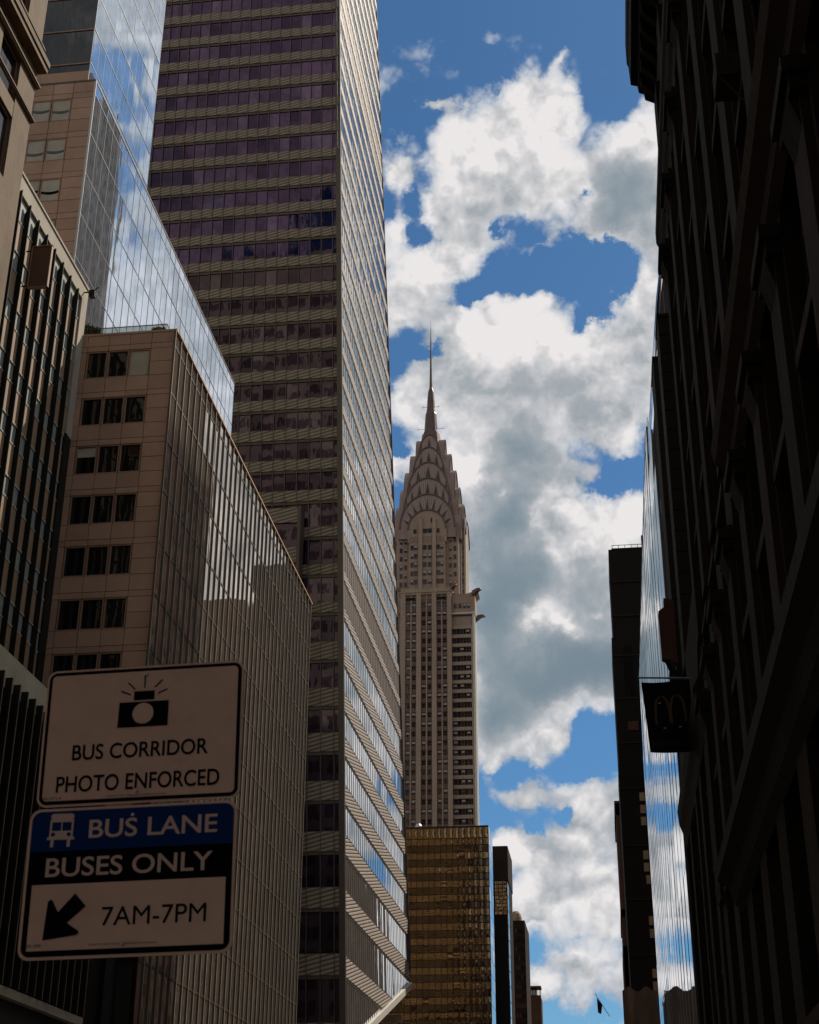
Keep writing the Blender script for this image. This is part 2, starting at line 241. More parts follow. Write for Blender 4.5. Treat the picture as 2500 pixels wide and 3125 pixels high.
# ---------------------------------------------------------------- mesh helpers
class MB:
    def __init__(s): s.v = []; s.f = []; s.m = []
    def add(s, vs, fs, m=0):
        o = len(s.v); s.v += [tuple(v) for v in vs]
        for f in fs: s.f.append([i+o for i in f]); s.m.append(m)
        return s
    def box(s, x0, y0, z0, x1, y1, z1, m=0):
        if x0 > x1: x0, x1 = x1, x0
        if y0 > y1: y0, y1 = y1, y0
        if z0 > z1: z0, z1 = z1, z0
        return s.add([(x0,y0,z0),(x1,y0,z0),(x1,y1,z0),(x0,y1,z0),(x0,y0,z1),(x1,y0,z1),(x1,y1,z1),(x0,y1,z1)],
                     [(0,3,2,1),(4,5,6,7),(0,1,5,4),(1,2,6,5),(2,3,7,6),(3,0,4,7)], m)
    def hexa(s, a, b, m=0):
        """a: four bottom (or back) corners, b: the four opposite ones, same order"""
        return s.add(list(a)+list(b), [(0,3,2,1),(4,5,6,7),(0,1,5,4),(1,2,6,5),(2,3,7,6),(3,0,4,7)], m)
    def slab(s, quad, off, m=0):
        q = [Vector(p) for p in quad]; o = Vector(off); return s.hexa(q, [p+o for p in q], m)
    def prism(s, pts, off, m=0):
        n = len(pts); o = Vector(off); v = [Vector(p) for p in pts]
        return s.add(v+[p+o for p in v], [tuple(range(n))[::-1], tuple(range(n, 2*n))]+[(i, (i+1) % n, n+(i+1) % n, n+i) for i in range(n)], m)
    def bar(s, p, q, r, n=8, m=0, r2=None):
        p, q = Vector(p), Vector(q); d = (q-p).normalized(); a = d.orthogonal().normalized(); b = d.cross(a); r2 = r if r2 is None else r2
        vs = [p+(a*math.cos(t)+b*math.sin(t))*r for t in [2*math.pi*i/n for i in range(n)]] + [q+(a*math.cos(t)+b*math.sin(t))*r2 for t in [2*math.pi*i/n for i in range(n)]]
        return s.add(vs, [tuple(range(n))[::-1], tuple(range(n, 2*n))]+[(i, (i+1) % n, n+(i+1) % n, n+i) for i in range(n)], m)
    def lathe(s, cx, cy, prof, n=8, m=0, star=0, ph=0):
        vs = []
        for (r, z) in prof:
            for i in range(n):
                rr = r*(1-(star if i % 2 else 0)); t = 2*math.pi*(i+ph)/n; vs.append((cx+rr*math.cos(t), cy+rr*math.sin(t), z))
        fs = [(k*n+i, k*n+(i+1) % n, (k+1)*n+(i+1) % n, (k+1)*n+i) for k in range(len(prof)-1) for i in range(n)]
        fs += [tuple(range(n))[::-1], tuple(range((len(prof)-1)*n, len(prof)*n))]
        return s.add(vs, fs, m)
    def build(s, name, mats, parent=None, smooth=False):
        if isinstance(mats, str): mats = [mats]
        me = bpy.data.meshes.new(name); o = parent.location if parent is not None and parent.parent is None and parent.type == 'EMPTY' else (ORG(parent) if parent is not None else Vector((0,0,0)))
        me.from_pydata([(v[0]-o[0], v[1]-o[1], v[2]-o[2]) for v in s.v], [], s.f)
        for k in mats: me.materials.append(MAT[k])
        me.polygons.foreach_set('material_index', s.m)
        if smooth: me.polygons.foreach_set('use_smooth', [True]*len(s.f))
        bm = bmesh.new(); bm.from_mesh(me); bmesh.ops.recalc_face_normals(bm, faces=bm.faces) if s.__dict__.get('closed', True) else None
        bm.to_mesh(me); bm.free(); me.update()
        ob = bpy.data.objects.new(name, me); COL.objects.link(ob)
        if parent is not None: ob.parent = parent
        return ob
def ORG(p):
    o = Vector((0, 0, 0))
    while p is not None: o = o + Vector(p.location); p = p.parent
    return o
def thing(name, label, cat, loc=(0, 0, 0), group=None):
    o = bpy.data.objects.new(name, None); COL.objects.link(o); o.location = loc; o.empty_display_size = 1
    o['label'] = label; o['category'] = cat
    if group: o['group'] = group
    return o
def tag(o, label, cat, group=None):
    o['label'] = label; o['category'] = cat
    if group: o['group'] = group
    return o
def struct(o, kind='structure'): o['kind'] = kind; return o
def panes_y(mb, X, y0, n, w, z0, z1, m=0, tilt=.0035, th=.04):
    """row of panes on a plane X=const, each tilted a hair as real panes are"""
    for i in range(n):
        a, b = y0+i*w, y0+(i+1)*w; t = [random.uniform(-tilt, tilt) for _ in range(3)]
        q = [(X+t[0], a, z0), (X+t[1], b, z0), (X+t[1]+t[2], b, z1), (X+t[0]+t[2], a, z1)]
        mb.slab(q, (-th, 0, 0), m)
def panes_x(mb, Y, x0, n, w, z0, z1, m=0, tilt=.0035, th=.04):
    for i in range(n):
        a, b = x0+i*w, x0+(i+1)*w; t = [random.uniform(-tilt, tilt) for _ in range(3)]
        q = [(a, Y+t[0], z0), (b, Y+t[1], z0), (b, Y+t[1]+t[2], z1), (a, Y+t[0]+t[2], z1)]
        mb.slab(q, (0, th, 0), m)
def panel_grid_y(mb, Y, xs, zs, skip, gap=.035, th=.05, m=0):
    for i in range(len(xs)-1):
        for j in range(len(zs)-1):
            if skip(xs[i], xs[i+1], zs[j], zs[j+1]): continue
            mb.box(xs[i]+gap/2, Y, zs[j]+gap/2, xs[i+1]-gap/2, Y+th, zs[j+1]-gap/2, m)

# ---------------------------------------------------------------- ground, road, pavements
g = MB(); g.add([(-3000, -2500, 0), (3000, -2500, 0), (3000, 3500, 0), (-3000, 3500, 0)], [(0, 1, 2, 3)]); struct(g.build('ground', 'ground_earth'))
g = MB(); g.box(-20.5, -300, .004, -3.2, 1200, .012); struct(g.build('road', 'asphalt'))
for nm, (a, b) in {'pavement': (-27, -20.62), 'pavement.001': (-3.08, 3.5)}.items():
    g = MB(); g.box(a, -300, .004, b, 1200, .15); struct(g.build('pavement', 'paving'))
for a in (-20.62, -3.2):
    g = MB(); g.box(a+.002, -300, .004, a+.118, 1200, .156); struct(g.build('kerb', 'kerb_stone'))
g = MB()
for a in (-17.2, -14.0, -9.7, -6.4):
    for y in range(-60, 480, 9): g.add([(a-.06, y, .016), (a+.06, y, .016), (a+.06, y+3, .016), (a-.06, y+3, .016)], [(0, 1, 2, 3)])
for d in (-.12, .12): g.add([(-11.9+d-.05, -60, .016), (-11.9+d+.05, -60, .016), (-11.9+d+.05, 480, .016), (-11.9+d-.05, 480, .016)], [(0, 1, 2, 3)])
g.closed = True; struct(g.build('road_markings', 'paint_white'))
g = MB(); g.box(-6.2, -60, .0165, -3.3, 480, .018); struct(g.build('bus_lane', 'paint_red'))

# ---------------------------------------------------------------- tan office building with the terrace (north side)
X0 = -27.0
T = thing('office_building', 'brown panelled office building with a planted roof terrace', 'building', (-33, 108, 0))
mb = MB(); mb.box(-39.4, 83.62, 0, -27.5, 132.3, 56.8); mb.build('core', 'core_dark', T)
mb = MB(); mb.box(-39.5, 83.24, 0, -33.2, 83.6, 56.9); mb.box(-28.7, 83.24, 0, -27.1, 83.6, 56.9); mb.box(-33.2, 83.24, 0, -28.7, 83.6, 22.0)
heads = [55.8-3.65*k for k in range(9)]
zprev = 56.9
for h in heads:
    mb.box(-33.2, 83.24, h, -28.7, 83.6, zprev); zprev = h-2.12
mb.box(-33.2, 83.24, 22.0, -28.7, 83.6, zprev)
mb.build('wall', 'joint_black', T)
xs = [-39.5, -37.7, -36.2, -34.7, -33.2, -31.7, -30.2, -28.7, -27.02]
zs = sorted({round(v, 3) for h in heads for v in (h+.42, h, h-2.12, h-1.05)} | {57.1, 22.0, 20.5, 18.5})
def skip(a, b, c, d):
    if a > -33.3 and b < -28.6:
        return any(c > h-2.2 and d < h+.02 for h in heads)
    return False
mb = MB()
for i in range(len(xs)-1):
    zz = zs if i == len(xs)-2 else [z for z in zs if not any(abs(z-(h-1.05)) < .01 for h in heads)]
    if 4 <= i <= 6:
        for j in range(len(zz)-1):
            c, d = zz[j], zz[j+1]
            if any(abs(c-(h-2.12)) < .01 and abs(d-h) < .01 for h in heads): continue
            mb.box(xs[i]+.018, 83.19, c+.018, xs[i+1]-.018, 83.25, d-.018, random.randrange(3))
    else:
        for j in range(len(zz)-1): mb.box(xs[i]+.018, 83.19, zz[j]+.018, xs[i+1]-.018, 83.25, zz[j+1]-.018, random.randrange(3))
mb.build('wall_panel', ['tan_panel', 'tan_panel_light', 'tan_panel_dark'], T)
mb = MB(); mb.box(-39.5, 83.15, 57.06, -26.96, 83.7, 57.22); mb.box(-27.4, 83.7, 57.06, -26.92, 132.5, 57.2); mb.box(-39.4, 83.7, 56.8, -27.4, 132.4, 57.0); mb.build('roof', 'tan_panel', T)
for r, h in enumerate(heads):
    for c in range(3):
        a = -33.17+c*1.5; b = a+1.44
        f = MB()
        f.box(a, 83.22, h-2.11, a+.08, 83.42, h-.01); f.box(b-.08, 83.22, h-2.11, b, 83.42, h-.01)
        f.box(a+.08, 83.22, h-.09, b-.08, 83.42, h-.01); f.box(a+.08, 83.22, h-2.11, b-.08, 83.42, h-2.03)
        W = f.build('window', 'tan_frame', T)
        p = MB(); t = [random.uniform(-.01, .01) for _ in range(2)]
        p.slab([(a+.08, 83.33+t[0], h-2.03), (b-.08, 83.33-t[0], h-2.03), (b-.08, 83.33-t[0]+t[1], h-.09), (a+.08, 83.33+t[0]+t[1], h-.09)], (0, .02, 0)); p.build('pane', 'dark_glass', W)
        if (r, c) in ((0, 2), (2, 0)):
            s = MB(); lo = h-2.03 if r == 0 else h-.8
            s.box(a+.09, 83.30, lo, b-.09, 83.315, h-.1); s.build('blind', 'blind', W)
ny = 35; ty = [83.0+1.4*k for k in range(ny+1)]
tz = [57.1, 55.91]+[55.91-3.63*k for k in range(1, 16)]
for j in range(len(tz)-1):
    mb = MB(); panes_y(mb, -27.07, 83.3, ny, 1.4, tz[j+1], tz[j], 0, .006); mb.build('window_glass', 'brown_curtain', T)
for y in ty:
    mb = MB(); mb.box(-27.10, y, 1.4, -26.98, y+.07, 57.05, 1); mb.box(-26.98, y+.005, 1.4, -26.965, y+.075, 57.05, 0); mb.build('mullion', ['mullion_metal', 'bronze_metal'], T)  # paler front strip puts the sunlit edge into the colour
for z in tz[1:]:
    mb = MB(); mb.box(-27.10, 83.3, z-.08, -27.035, 132.3, z+.08); mb.build('transom', 'bronze_metal', T)
# terrace rail and plants
RL = thing('terrace_railing', 'clear glass railing along the roof terrace of the brown panelled building', 'railing', (-31, 83.8, 57.1))
mb = MB(); mb.box(-34.9, 83.95, 57.22, -28.0, 83.97, 58.15); mb.box(-28.0, 83.95, 57.22, -27.98, 96, 58.15); o = mb.build('glass_panel', 'terrace_rail', RL)
mt = MAT['terrace_rail']; mt.node_tree.nodes['Principled BSDF'].inputs['Alpha'].default_value = .38
mb = MB(); mb.box(-34.9, 83.93, 58.15, -27.96, 83.99, 58.2); mb.box(-28.02, 83.99, 58.15, -27.96, 96, 58.2); mb.build('handrail', 'grey_metal', RL)
def shrub(x, y, z, w, h, n, label, tall):
    S = thing('potted_shrub', label, 'plant', (x, y, z), 'shrubs on the roof terrace')
    mb = MB(); mb.lathe(x, y, [(w*.30, z), (w*.40, z+.35), (w*.42, z+.38), (w*.36, z+.38)], 10); mb.build('pot', 'pot', S)
    mb = MB()
    for _ in range(n):
        a = random.uniform(0, 6.28); rr = w*math.sqrt(random.random())*.62; hh = z+.35+random.random()*h*(1-.4*rr/w)
        c = Vector((x+rr*math.cos(a), y+rr*math.sin(a)*.5, hh)); d = Vector((random.uniform(-1, 1), random.uniform(-1, 1), random.uniform(-.2, 1.2 if tall else .6))).normalized()*random.uniform(.08, .2)
        e = d.orthogonal().normalized()*random.uniform(.03, .06)
        mb.add([c-d, c+e, c+d, c-e], [(0, 1, 2, 3)])
    mb.build('foliage', 'leaf', S)
    mb = MB()
    for k in range(6):
        a = k; mb.bar((x, y, z+.3), (x+math.cos(a)*w*.4, y+math.sin(a)*w*.2, z+.3+h*.8), .015, 5)
    mb.build('stem', 'pot', S)
shrub(-33.6, 83.78, 57.2, .75, 1.0, 520, 'taller spiky terrace shrub beside the concrete building with dark fins', True)
shrub(-32.9, 83.80, 57.2, .45, .7, 260, 'smaller spiky terrace shrub just right of the taller one', True)
shrub(-28.5, 83.78, 57.2, .75, .22, 330, 'low mounded terrace planting near the glass corner of the railing', False)

# ---------------------------------------------------------------- glass tower behind (north side)
G = thing('glass_tower', 'blue reflecting glass tower rising behind the brown panelled office building', 'building', (-50, 120, 0))
GX, GX2 = -40.5, -41.3
mb = MB(); mb.box(-66, 96.75, 0, GX-.15, 148.2, 92.2); mb.build('core', 'core_dark', G)
mb = MB(); mb.box(-112, 97.0, 92.2, GX2-.15, 113.7, 224); mb.build('upper_core', 'core_dark', G)
gh = [90.55-4.3*k for k in range(11)]
mb = MB(); mb.box(-66, 96.36, 30, GX-.05, 96.7, 92.3); mb.build('wall_backing', 'joint_black', G)
gx = [-66, -63, -60, -57, -54, -51, -49.3, -47.7, -44.27, -42.45, -40.52]
gz = sorted({round(v, 3) for h in gh for v in (h+.6, h, h-2.38, h-1.15)} | {92.4})
mb = MB()
for i in range(len(gx)-1):
    zz = gz if i in (9, 6) else [z for z in gz if not any(abs(z-(h-1.15)) < .01 for h in gh)]
    for j in range(len(zz)-1):
        if i in (7, 8, 4, 3) and any(abs(zz[j]-(h-2.38)) < .01 for h in gh): continue
        mb.box(gx[i]+.025, 96.28, zz[j]+.025, gx[i+1]-.025, 96.37, zz[j+1]-.025, random.randrange(3))
mb.build('wall_panel', ['tan_panel', 'tan_panel_light', 'tan_panel_dark'], G)
for r, h in enumerate(gh):
    for i in (7, 8):
        for (a, b) in (((gx[i]+.04, gx[i]+1.72), (gx[i]+1.72, gx[i+1]-.04)) if i == 7 else ((gx[i]+.04, gx[i+1]-.04),)):
            f = MB(); f.box(a, 96.3, h-2.36, a+.09, 96.5, h-.02); f.box(b-.09, 96.3, h-2.36, b, 96.5, h-.02); f.box(a+.09, 96.3, h-.11, b-.09, 96.5, h-.02); f.box(a+.09, 96.3, h-2.36, b-.09, 96.5, h-2.27)
            W = f.build('window', 'tan_frame', G)
            p = MB(); p.box(a+.09, 96.345, h-2.27, b-.09, 96.355, h-.11); p.build('pane', 'dark_glass', W)
            lo = h-2.27 if random.random() < .5 else h-1.2
            s = MB()
            n = 8; s.v = []; zc = h-.9-random.random()*.5
            def strip(za, zb, sag):
                for k in range(n):
                    u, v = a+.1+(b-a-.2)*k/n, a+.1+(b-a-.2)*(k+1)/n
                    s0 = -sag*math.sin(math.pi*k/n); s1 = -sag*math.sin(math.pi*(k+1)/n)
                    s.add([(u, 96.34, zb+s0), (v, 96.34, zb+s1), (v, 96.34, za), (u, 96.34, za)], [(0, 1, 2, 3)])
            strip(h-.12, zc, .12)
            for k in range(n):
                u, v = a+.1+(b-a-.2)*k/n, a+.1+(b-a-.2)*(k+1)/n
                s0 = -.15*math.sin(math.pi*k/n); s1 = -.15*math.sin(math.pi*(k+1)/n)
                s.add([(u, 96.34, h-2.26), (v, 96.34, h-2.26), (v, 96.34, zc-.28+s1), (u, 96.34, zc-.28+s0)], [(0, 1, 2, 3)])
            s.build('blind', 'blind', W)
mb = MB(); mb.box(-66, 96.25, 92.3, GX+.02, 96.7, 92.5); mb.box(GX-.4, 96.7, 92.3, GX+.04, 148.3, 92.5); mb.build('roof_edge', 'bronze_metal', G)
mb = MB(); mb.box(-66, 96.30, 92.5, GX2+.05, 96.36, 93.6); mb.build('parapet_screen', 'tan_panel', G)
# east walls (seen mirrored in the striped tower)
for (ye, za, zb) in ((148.25, 30, 92.3), (113.75, 92.6, 224)):
    xlo = -66 if ye > 120 else -112
    mb = MB(); mb.box(xlo, ye, za, GX-.9, ye+.3, zb, 0)
    z = zb-(1.6 if ye > 120 else 9); xw = list(range(xlo+2, -46, 5))
    while z > za+3:
        for x in xw: mb.box(x, ye+.3, z-2.4, x+3.6, ye+.34, z, 1)
        for x in xw: mb.box(x+1.1, ye+.34, z-2.4, x+1.2, ye+.38, z, 0); mb.box(x+2.3, ye+.34, z-2.4, x+2.4, ye+.38, z, 0)
        z -= 4.3
    mb.build('east_wall', ['pale_stone', 'dim_window'], G)
z = 92.3; k = 0
gtz = [92.3, 91.02]+[91.02-4.27*k for k in range(1, 15)]
for j in range(len(gtz)-1):
    mb = MB(); panes_y(mb, GX, 96.4, 30, 1.727, gtz[j+1], gtz[j], 0, .006); mb.build('window_glass', 'curtain_glass', G)
    mb = MB(); mb.box(GX-.02, 96.4, gtz[j+1]-.04, GX+.025, 148.2, gtz[j+1]+.04); mb.build('transom', 'grey_metal', G)
for k in range(31):
    mb = MB(); mb.box(GX-.02, 96.375+1.727*k, 30, GX+.02, 96.425+1.727*k, 92.3); mb.build('mullion', 'grey_metal', G)
mb = MB(); mb.box(GX-.1, 96.26, 30, GX+.08, 96.36, 92.4); mb.build('corner_trim', 'pale_metal', G)
utz = [92.6, 94.75]+[94.75+3.93*k for k in range(1, 15)]
for j in range(len(utz)-1):
    mb = MB(); panes_y(mb, GX2, 96.5, 11, 1.59, utz[j], utz[j+1], 0, .006); mb.build('window_glass', 'curtain_glass', G)
    mb = MB(); mb.box(GX2-.02, 96.5, utz[j+1]-.04, GX2+.03, 114.0, utz[j+1]+.04); mb.build('transom', 'grey_metal', G)
    mb = MB(); panes_x(mb, 96.62, -58.4, 9, 1.9, utz[j], utz[j+1], 0, .004); mb.build('west_glass', 'dark_glass', G)
    mb = MB(); mb.box(-60, 96.54, utz[j+1]-.06, GX2, 96.64, utz[j+1]+.06); mb.build('transom', 'tan_frame', G)
for k in range(12):
    mb = MB(); mb.box(GX2-.02, 96.48+1.59*k, 92.6, GX2+.012, 96.52+1.59*k, 150); mb.build('mullion', 'grey_metal', G)

# ---------------------------------------------------------------- concrete building with dark fins (north side)
FB = thing('finned_building', 'sunlit concrete building with tall dark vertical fins, left of the brown office building', 'building', (-38, 74, 0))
FX = -33.7
mb = MB(); mb.box(-44, 55, 0, FX-.2, 83.1, 60); mb.build('core', 'core_dark', FB)
mb = MB(); mb.box(-44, 55, 59.55, FX+.12, 83.15, 60.75); mb.box(FX-.2, 55, 60.75, FX+.2, 83.15, 60.92); mb.box(FX-.18, 82.15, 49, FX+.12, 83.15, 59.55); mb.build('cornice', 'concrete', FB)
mb = MB(); mb.box(FX-.18, 82.15, 0, FX+.10, 83.15, 48.98); mb.build('end_pier', 'fin_dark', FB)  # lower pier coloured dark to stand for the shadow on it
zt = 59.55; rows = []
k = 0
while zt > 8:
    d = 1.75 if k == 0 else (1.3 if k % 2 == 0 else 2.15); rows.append((zt-d, zt, k % 2)); zt -= d; k += 1
for (a, b, t) in rows:
    mb = MB()
    for i in range(18):
        y = 55.2+1.52*i-.1
        if y > 81.5: continue
        mb.box(FX-.19, y, a+.05, FX-.01 if t else FX-.05, min(y+1.5, 82.1), b-.05)
    mb.build('wall_panel' if t else 'spandrel_panel', 'tan_spandrel' if t else 'grey_spandrel', FB)
    mb = MB(); mb.box(FX-.19, 55, a-.05, FX+.03, 82.1, a+.05); mb.build('sill', 'concrete', FB)
for i in range(18):
    y = 55.03+1.52*i
    if y > 81.3: continue
    mb = MB(); mb.prism([(FX-.1, y, 0), (FX+.33, y, 0), (FX+.33, y, 59.5), (FX+.22, y, 59.5), (FX-.1, y, 58.7)], (0, .07, 0), 0)
    mb.build('fin', 'fin_dark', FB)
SB = thing('hanging_signboard', 'small brown signboard on brackets between the fins of the concrete building', 'sign', (-32.6, 72.5, 55))
mb = MB(); mb.box(FX+.55, 72.35, 53.7, FX+1.75, 72.5, 56.7); mb.build('board', 'brown_window', SB)
mb = MB()
for z in (53.66, 56.70): mb.box(FX+.5, 72.3, z, FX+1.8, 72.55, z+.07)
for x in (FX+.5, FX+1.74): mb.box(x, 72.3, 53.66, x+.06, 72.55, 56.77)
mb.build('frame', 'tan_frame', SB)
mb = MB()
for z in (53.9, 56.5): mb.bar((FX+.1, 72.45, z), (FX+.6, 72.45, z), .05)
mb.build('bracket', 'fin_dark', SB)
FL = thing('cornice_floodlight', 'small dark floodlight clamped on the end of the concrete cornice', 'lamp', (FX+.3, 82.4, 60.3))
mb = MB(); mb.bar((FX+.1, 82.4, 60.2), (FX+.7, 82.2, 60.0), .05); mb.box(FX+.6, 82.0, 59.6, FX+1.0, 82.4, 60.1); mb.bar((FX+.7, 82.2, 60.0), (FX+1.25, 82.1, 60.35), .04); mb.build('bracket', 'fin_dark', FL)

# low finned block in front of it
LB = thing('low_finned_building', 'low building with cream parapet and close dark fins, behind the bus sign', 'building', (-31, 65, 0))
mb = MB(); mb.box(-33.3, 45, 0, -27.25, 77.0, 25); mb.build('core', 'core_dark', LB)
mb = MB(); mb.box(-33.3, 44.9, 24.3, -26.97, 77.1, 26.0); mb.build('parapet', 'cream_stone', LB)
mb = MB(); mb.box(-33.3, 44.9, 11.2, -26.85, 77.1, 11.6); mb.build('string_course', 'cream_stone', LB)
mb = MB(); mb.box(-27.24, 45, 11.6, -27.1, 77.0, 24.3); mb.build('glass_band', 'black_glass', LB)
for i in range(32):
    y = 45.2+1.008*i
    mb = MB(); mb.box(-27.1, y, 11.6, -26.64, y+.14, 24.75, 0); mb.box(-26.64, y+.05, 11.6, -26.63, y+.10, 24.7, 1); mb.build('fin', ['fin_dark', 'tan_spandrel'], LB)  # thin tan strip paints a sunlit edge on each dark fin
mb = MB(); mb.box(-33, 77.1, 0, -27.2, 83.1, 23); mb.box(-27.2, 80.2, 0, -26.95, 81.6, 16); mb.build('link_bay', 'black_opening', LB)

# ---------------------------------------------------------------- sunlit stone building at the left edge
SBd = thing('stone_building', 'golden sunlit stone building with projecting ledges at the upper left edge', 'building', (-38, 50, 0))
SX = -30.0
mb = MB(); mb.box(-46, 30, 0, SX-.35, 62.7, 84); mb.build('core', 'core_dark', SBd)
mb = MB(); mb.box(SX-.35, 60.6, 0, SX, 62.8, 84)
mb.box(SX-.35, 30, 0, SX, 60.6, 52.5)
for a, b in ((56.6, 57.6), (60.7, 61.6), (65.6, 66.5), (70.5, 84)): mb.box(SX-.35, 30, a, SX-.02, 60.6, b)
for y in (57.2, 53.4, 49.6): mb.box(SX-.35, y, 52.5, SX-.02, y+.9, 84)
mb.build('wall', 'gold_stone', SBd)
for (z, d, h) in ((58.15, .12, .2), (60.6, .16, .25), (61.75, .55, .75), (63.4, .14, .25), (68.2, .4, .5)):
    mb = MB(); mb.box(SX-.02, 30, z, SX+d, 62.95, z+h*.5); mb.box(SX-.02, 30, z+h*.5, SX+d+.08, 63.0, z+h); mb.build('ledge', 'gold_stone', SBd)
for j, (a, b) in enumerate(((52.5, 56.6), (57.6, 60.6), (62.5, 65.6), (66.5, 70.5))):
    for y in (50.5, 54.3, 58.1):
        f = MB(); f.box(SX-.3, y, a, SX-.18, y+.15, b); f.box(SX-.3, y+2.35, a, SX-.18, y+2.5, b); f.box(SX-.3, y+.15, b-.15, SX-.18, y+2.35, b); f.box(SX-.3, y+.15, a, SX-.18, y+2.35, a+.15)
        W = f.build('window', 'brown_window', SBd)
        p = MB(); p.box(SX-.29, y+.15, a+.15, SX-.26, y+2.35, b-.15); p.build('pane', 'dark_glass', W)

# ---------------------------------------------------------------- tall striped tower (north side)
KS = 1.4/1.5
def ov(x, y, z): return (x*KS, y*KS, 1.6+(z-1.6)*KS)
TW = thing('striped_skyscraper', 'tall tapering glass skyscraper with raked terracotta spandrel bands on every floor', 'skyscraper', (-45, 175, 0))
def sx_(z): return -37.19-.03173*z
def wy_(z): return 219.66+.0106*z
def ye_(z): return 299.3-.066*z
def zb_(y): return 38.6+(y-269.5)*.262
ZT = 301.0
mb = MB(); i_ = .9
mb.hexa([ov(-95, wy_(0)+i_, 0), ov(sx_(0)-i_, wy_(0)+i_, 0), ov(sx_(0)-i_, 262, 0), ov(-95, 262, 0)], [ov(-95, wy_(ZT)+i_, ZT), ov(sx_(ZT)-i_, wy_(ZT)+i_, ZT), ov(sx_(ZT)-i_, 262, ZT), ov(-95, 262, ZT)])
mb.hexa([ov(-95, 262, 52), ov(sx_(52)-i_, 262, 52), ov(sx_(52)-i_, ye_(52)-.3, 52), ov(-95, ye_(52)-.3, 52)], [ov(-95, 262, ZT), ov(sx_(ZT)-i_, 262, ZT), ov(sx_(ZT)-i_, ye_(ZT)-.3, ZT), ov(-95, ye_(ZT)-.3, ZT)])
mb.build('core', 'core_dark', TW)
tops = [300.8, 294.5, 288.3, 282.0, 275.8, 269.5, 263.3, 257.0, 250.8, 244.5, 238.3, 232.0, 225.8, 219.6, 213.3, 207.0, 200.8, 194.5, 188.3, 182.0, 175.9, 169.7, 163.5, 157.4, 151.3, 145.2, 139.0, 133.0, 126.9, 120.9, 114.9, 107.9, 101.0, 94.2, 87.3, 79.5, 72.1, 64.4, 56.6, 48.2, 38.6, 29.0, 19.0, 9.0]
def sph(t): return 2.0 if t > 110 else (1.75 if t > 90 else 2.95)
RK = .015
def srow(mb, za, zb, off, th, m=0, tilt=0, bays=37, grow=0):
    for b in range(bays):
        y0, y1 = 221.2+2.085*b, 221.2+2.085*(b+1)
        if y0 > ye_(za)-.2: break
        y1 = min(y1, ye_(za)) if b < bays-1 else ye_(za)
        r0_, r1_ = RK*(y0-222), RK*(y1-222)
        a0, a1 = max(za+r0_, zb_(y0)) if y0 > 250 else za+r0_, max(za+r1_, zb_(y1)) if y0 > 250 else za+r1_
        t0, t1 = zb+r0_, zb+r1_
        if a0 >= t0-.05 and a1 >= t1-.05: continue
        a0, a1 = min(a0, t0), min(a1, t1)
        q = []; tl = [random.uniform(-tilt, tilt) for _ in range(3)]
        for (y, z, k) in ((y0, a0, tl[0]), (y1, a1, tl[1]), (y1, t1, tl[1]+tl[2]), (y0, t0, tl[0]+tl[2])): q.append((sx_(z)+off+k, y, z))
        A = [ov(*p) for p in q]; B = [ov(p[0]-th, p[1], p[2]) for p in q]
        mb.hexa(A, B, m)
def wrow(mb, za, zb, off, th, m=0, tilt=0, vary=False, first=0, bays=26, xr=None):
    for b in range(first, bays):
        for_ = lambda z, k: (sx_(z)-.12 if k == 0 else sx_(z)-1.2-2.085*(k-1))
        tl = [random.uniform(-tilt, tilt) for _ in range(3)]
        q = [(for_(za, b+1), wy_(za)-off+tl[0], za), (for_(za, b), wy_(za)-off+tl[1], za), (for_(zb, b), wy_(zb)-off+tl[1]+tl[2], zb), (for_(zb, b+1), wy_(zb)-off+tl[0]+tl[2], zb)]
        mb.hexa([ov(*p) for p in q], [ov(p[0], p[1]+th, p[2]) for p in q], random.choice([0, 0, 0, 0, 1, 2, 2]) if vary else m)
for i, t in enumerate(tops[:-1]):
    nx = tops[i+1]; h = sph(t)
    mb = MB(); srow(mb, t-h, t, .13, .3); mb.build('spandrel', 'band_south', TW)
    mb = MB(); srow(mb, t-h-.42, t-h, .05, .2); mb.build('reveal', 'corner_metal', TW); mb = MB(); srow(mb, t, t+.14, .15, .3); mb.build('sill', 'corner_metal', TW)  # reveal is a dark strip coloured in as the band's shadow gap
    brown = i in (10, 11, 31, 32)
    mb = MB(); srow(mb, nx+.14, t-h-.42, 0, .1, 0, .006); mb.build('louver_band' if brown else 'window_band', 'louver' if brown else 'tower_glass', TW)
    if i < len(tops)-2:
        mb = MB(); wrow(mb, t-h, t, .30, .4); mb.build('spandrel', 'band_west', TW)
        mb = MB(); wrow(mb, t-h-.55, t-h, .16, .3); mb.build('reveal', 'corner_metal', TW); mb = MB(); wrow(mb, t, t+.14, .2, .3); mb.build('sill', 'corner_metal', TW)
        mb = MB(); wrow(mb, nx+.14, t-h-.55, 0, .1, 0, .012, True); mb.build('window_band', ['purple_glass', 'purple_glass_light', 'purple_glass_dark'], TW)
def smull(y):
    q = []
    for z in ((zb_(y) if y > 250 else 0), ZT-4): q += [(sx_(z)+.05, y-.05, z), (sx_(z)+.05, y+.05, z), (sx_(z)-.05, y+.07, z), (sx_(z)-.05, y-.07, z)]
    ztop = min(ZT-4, (299.3-y)/.066 if y > 281 else ZT-4)
    q[4:] = [(sx_(ztop)+.05, y-.05, ztop), (sx_(ztop)+.05, y+.05, ztop), (sx_(ztop)-.05, y+.07, ztop), (sx_(ztop)-.05, y-.07, ztop)]
    return [ov(*p) for p in q]
for b in range(37):
    q = smull(221.2+2.085*b); mb = MB(); mb.hexa(q[:4], q[4:]); mb.build('mullion', 'bronze_metal', TW)
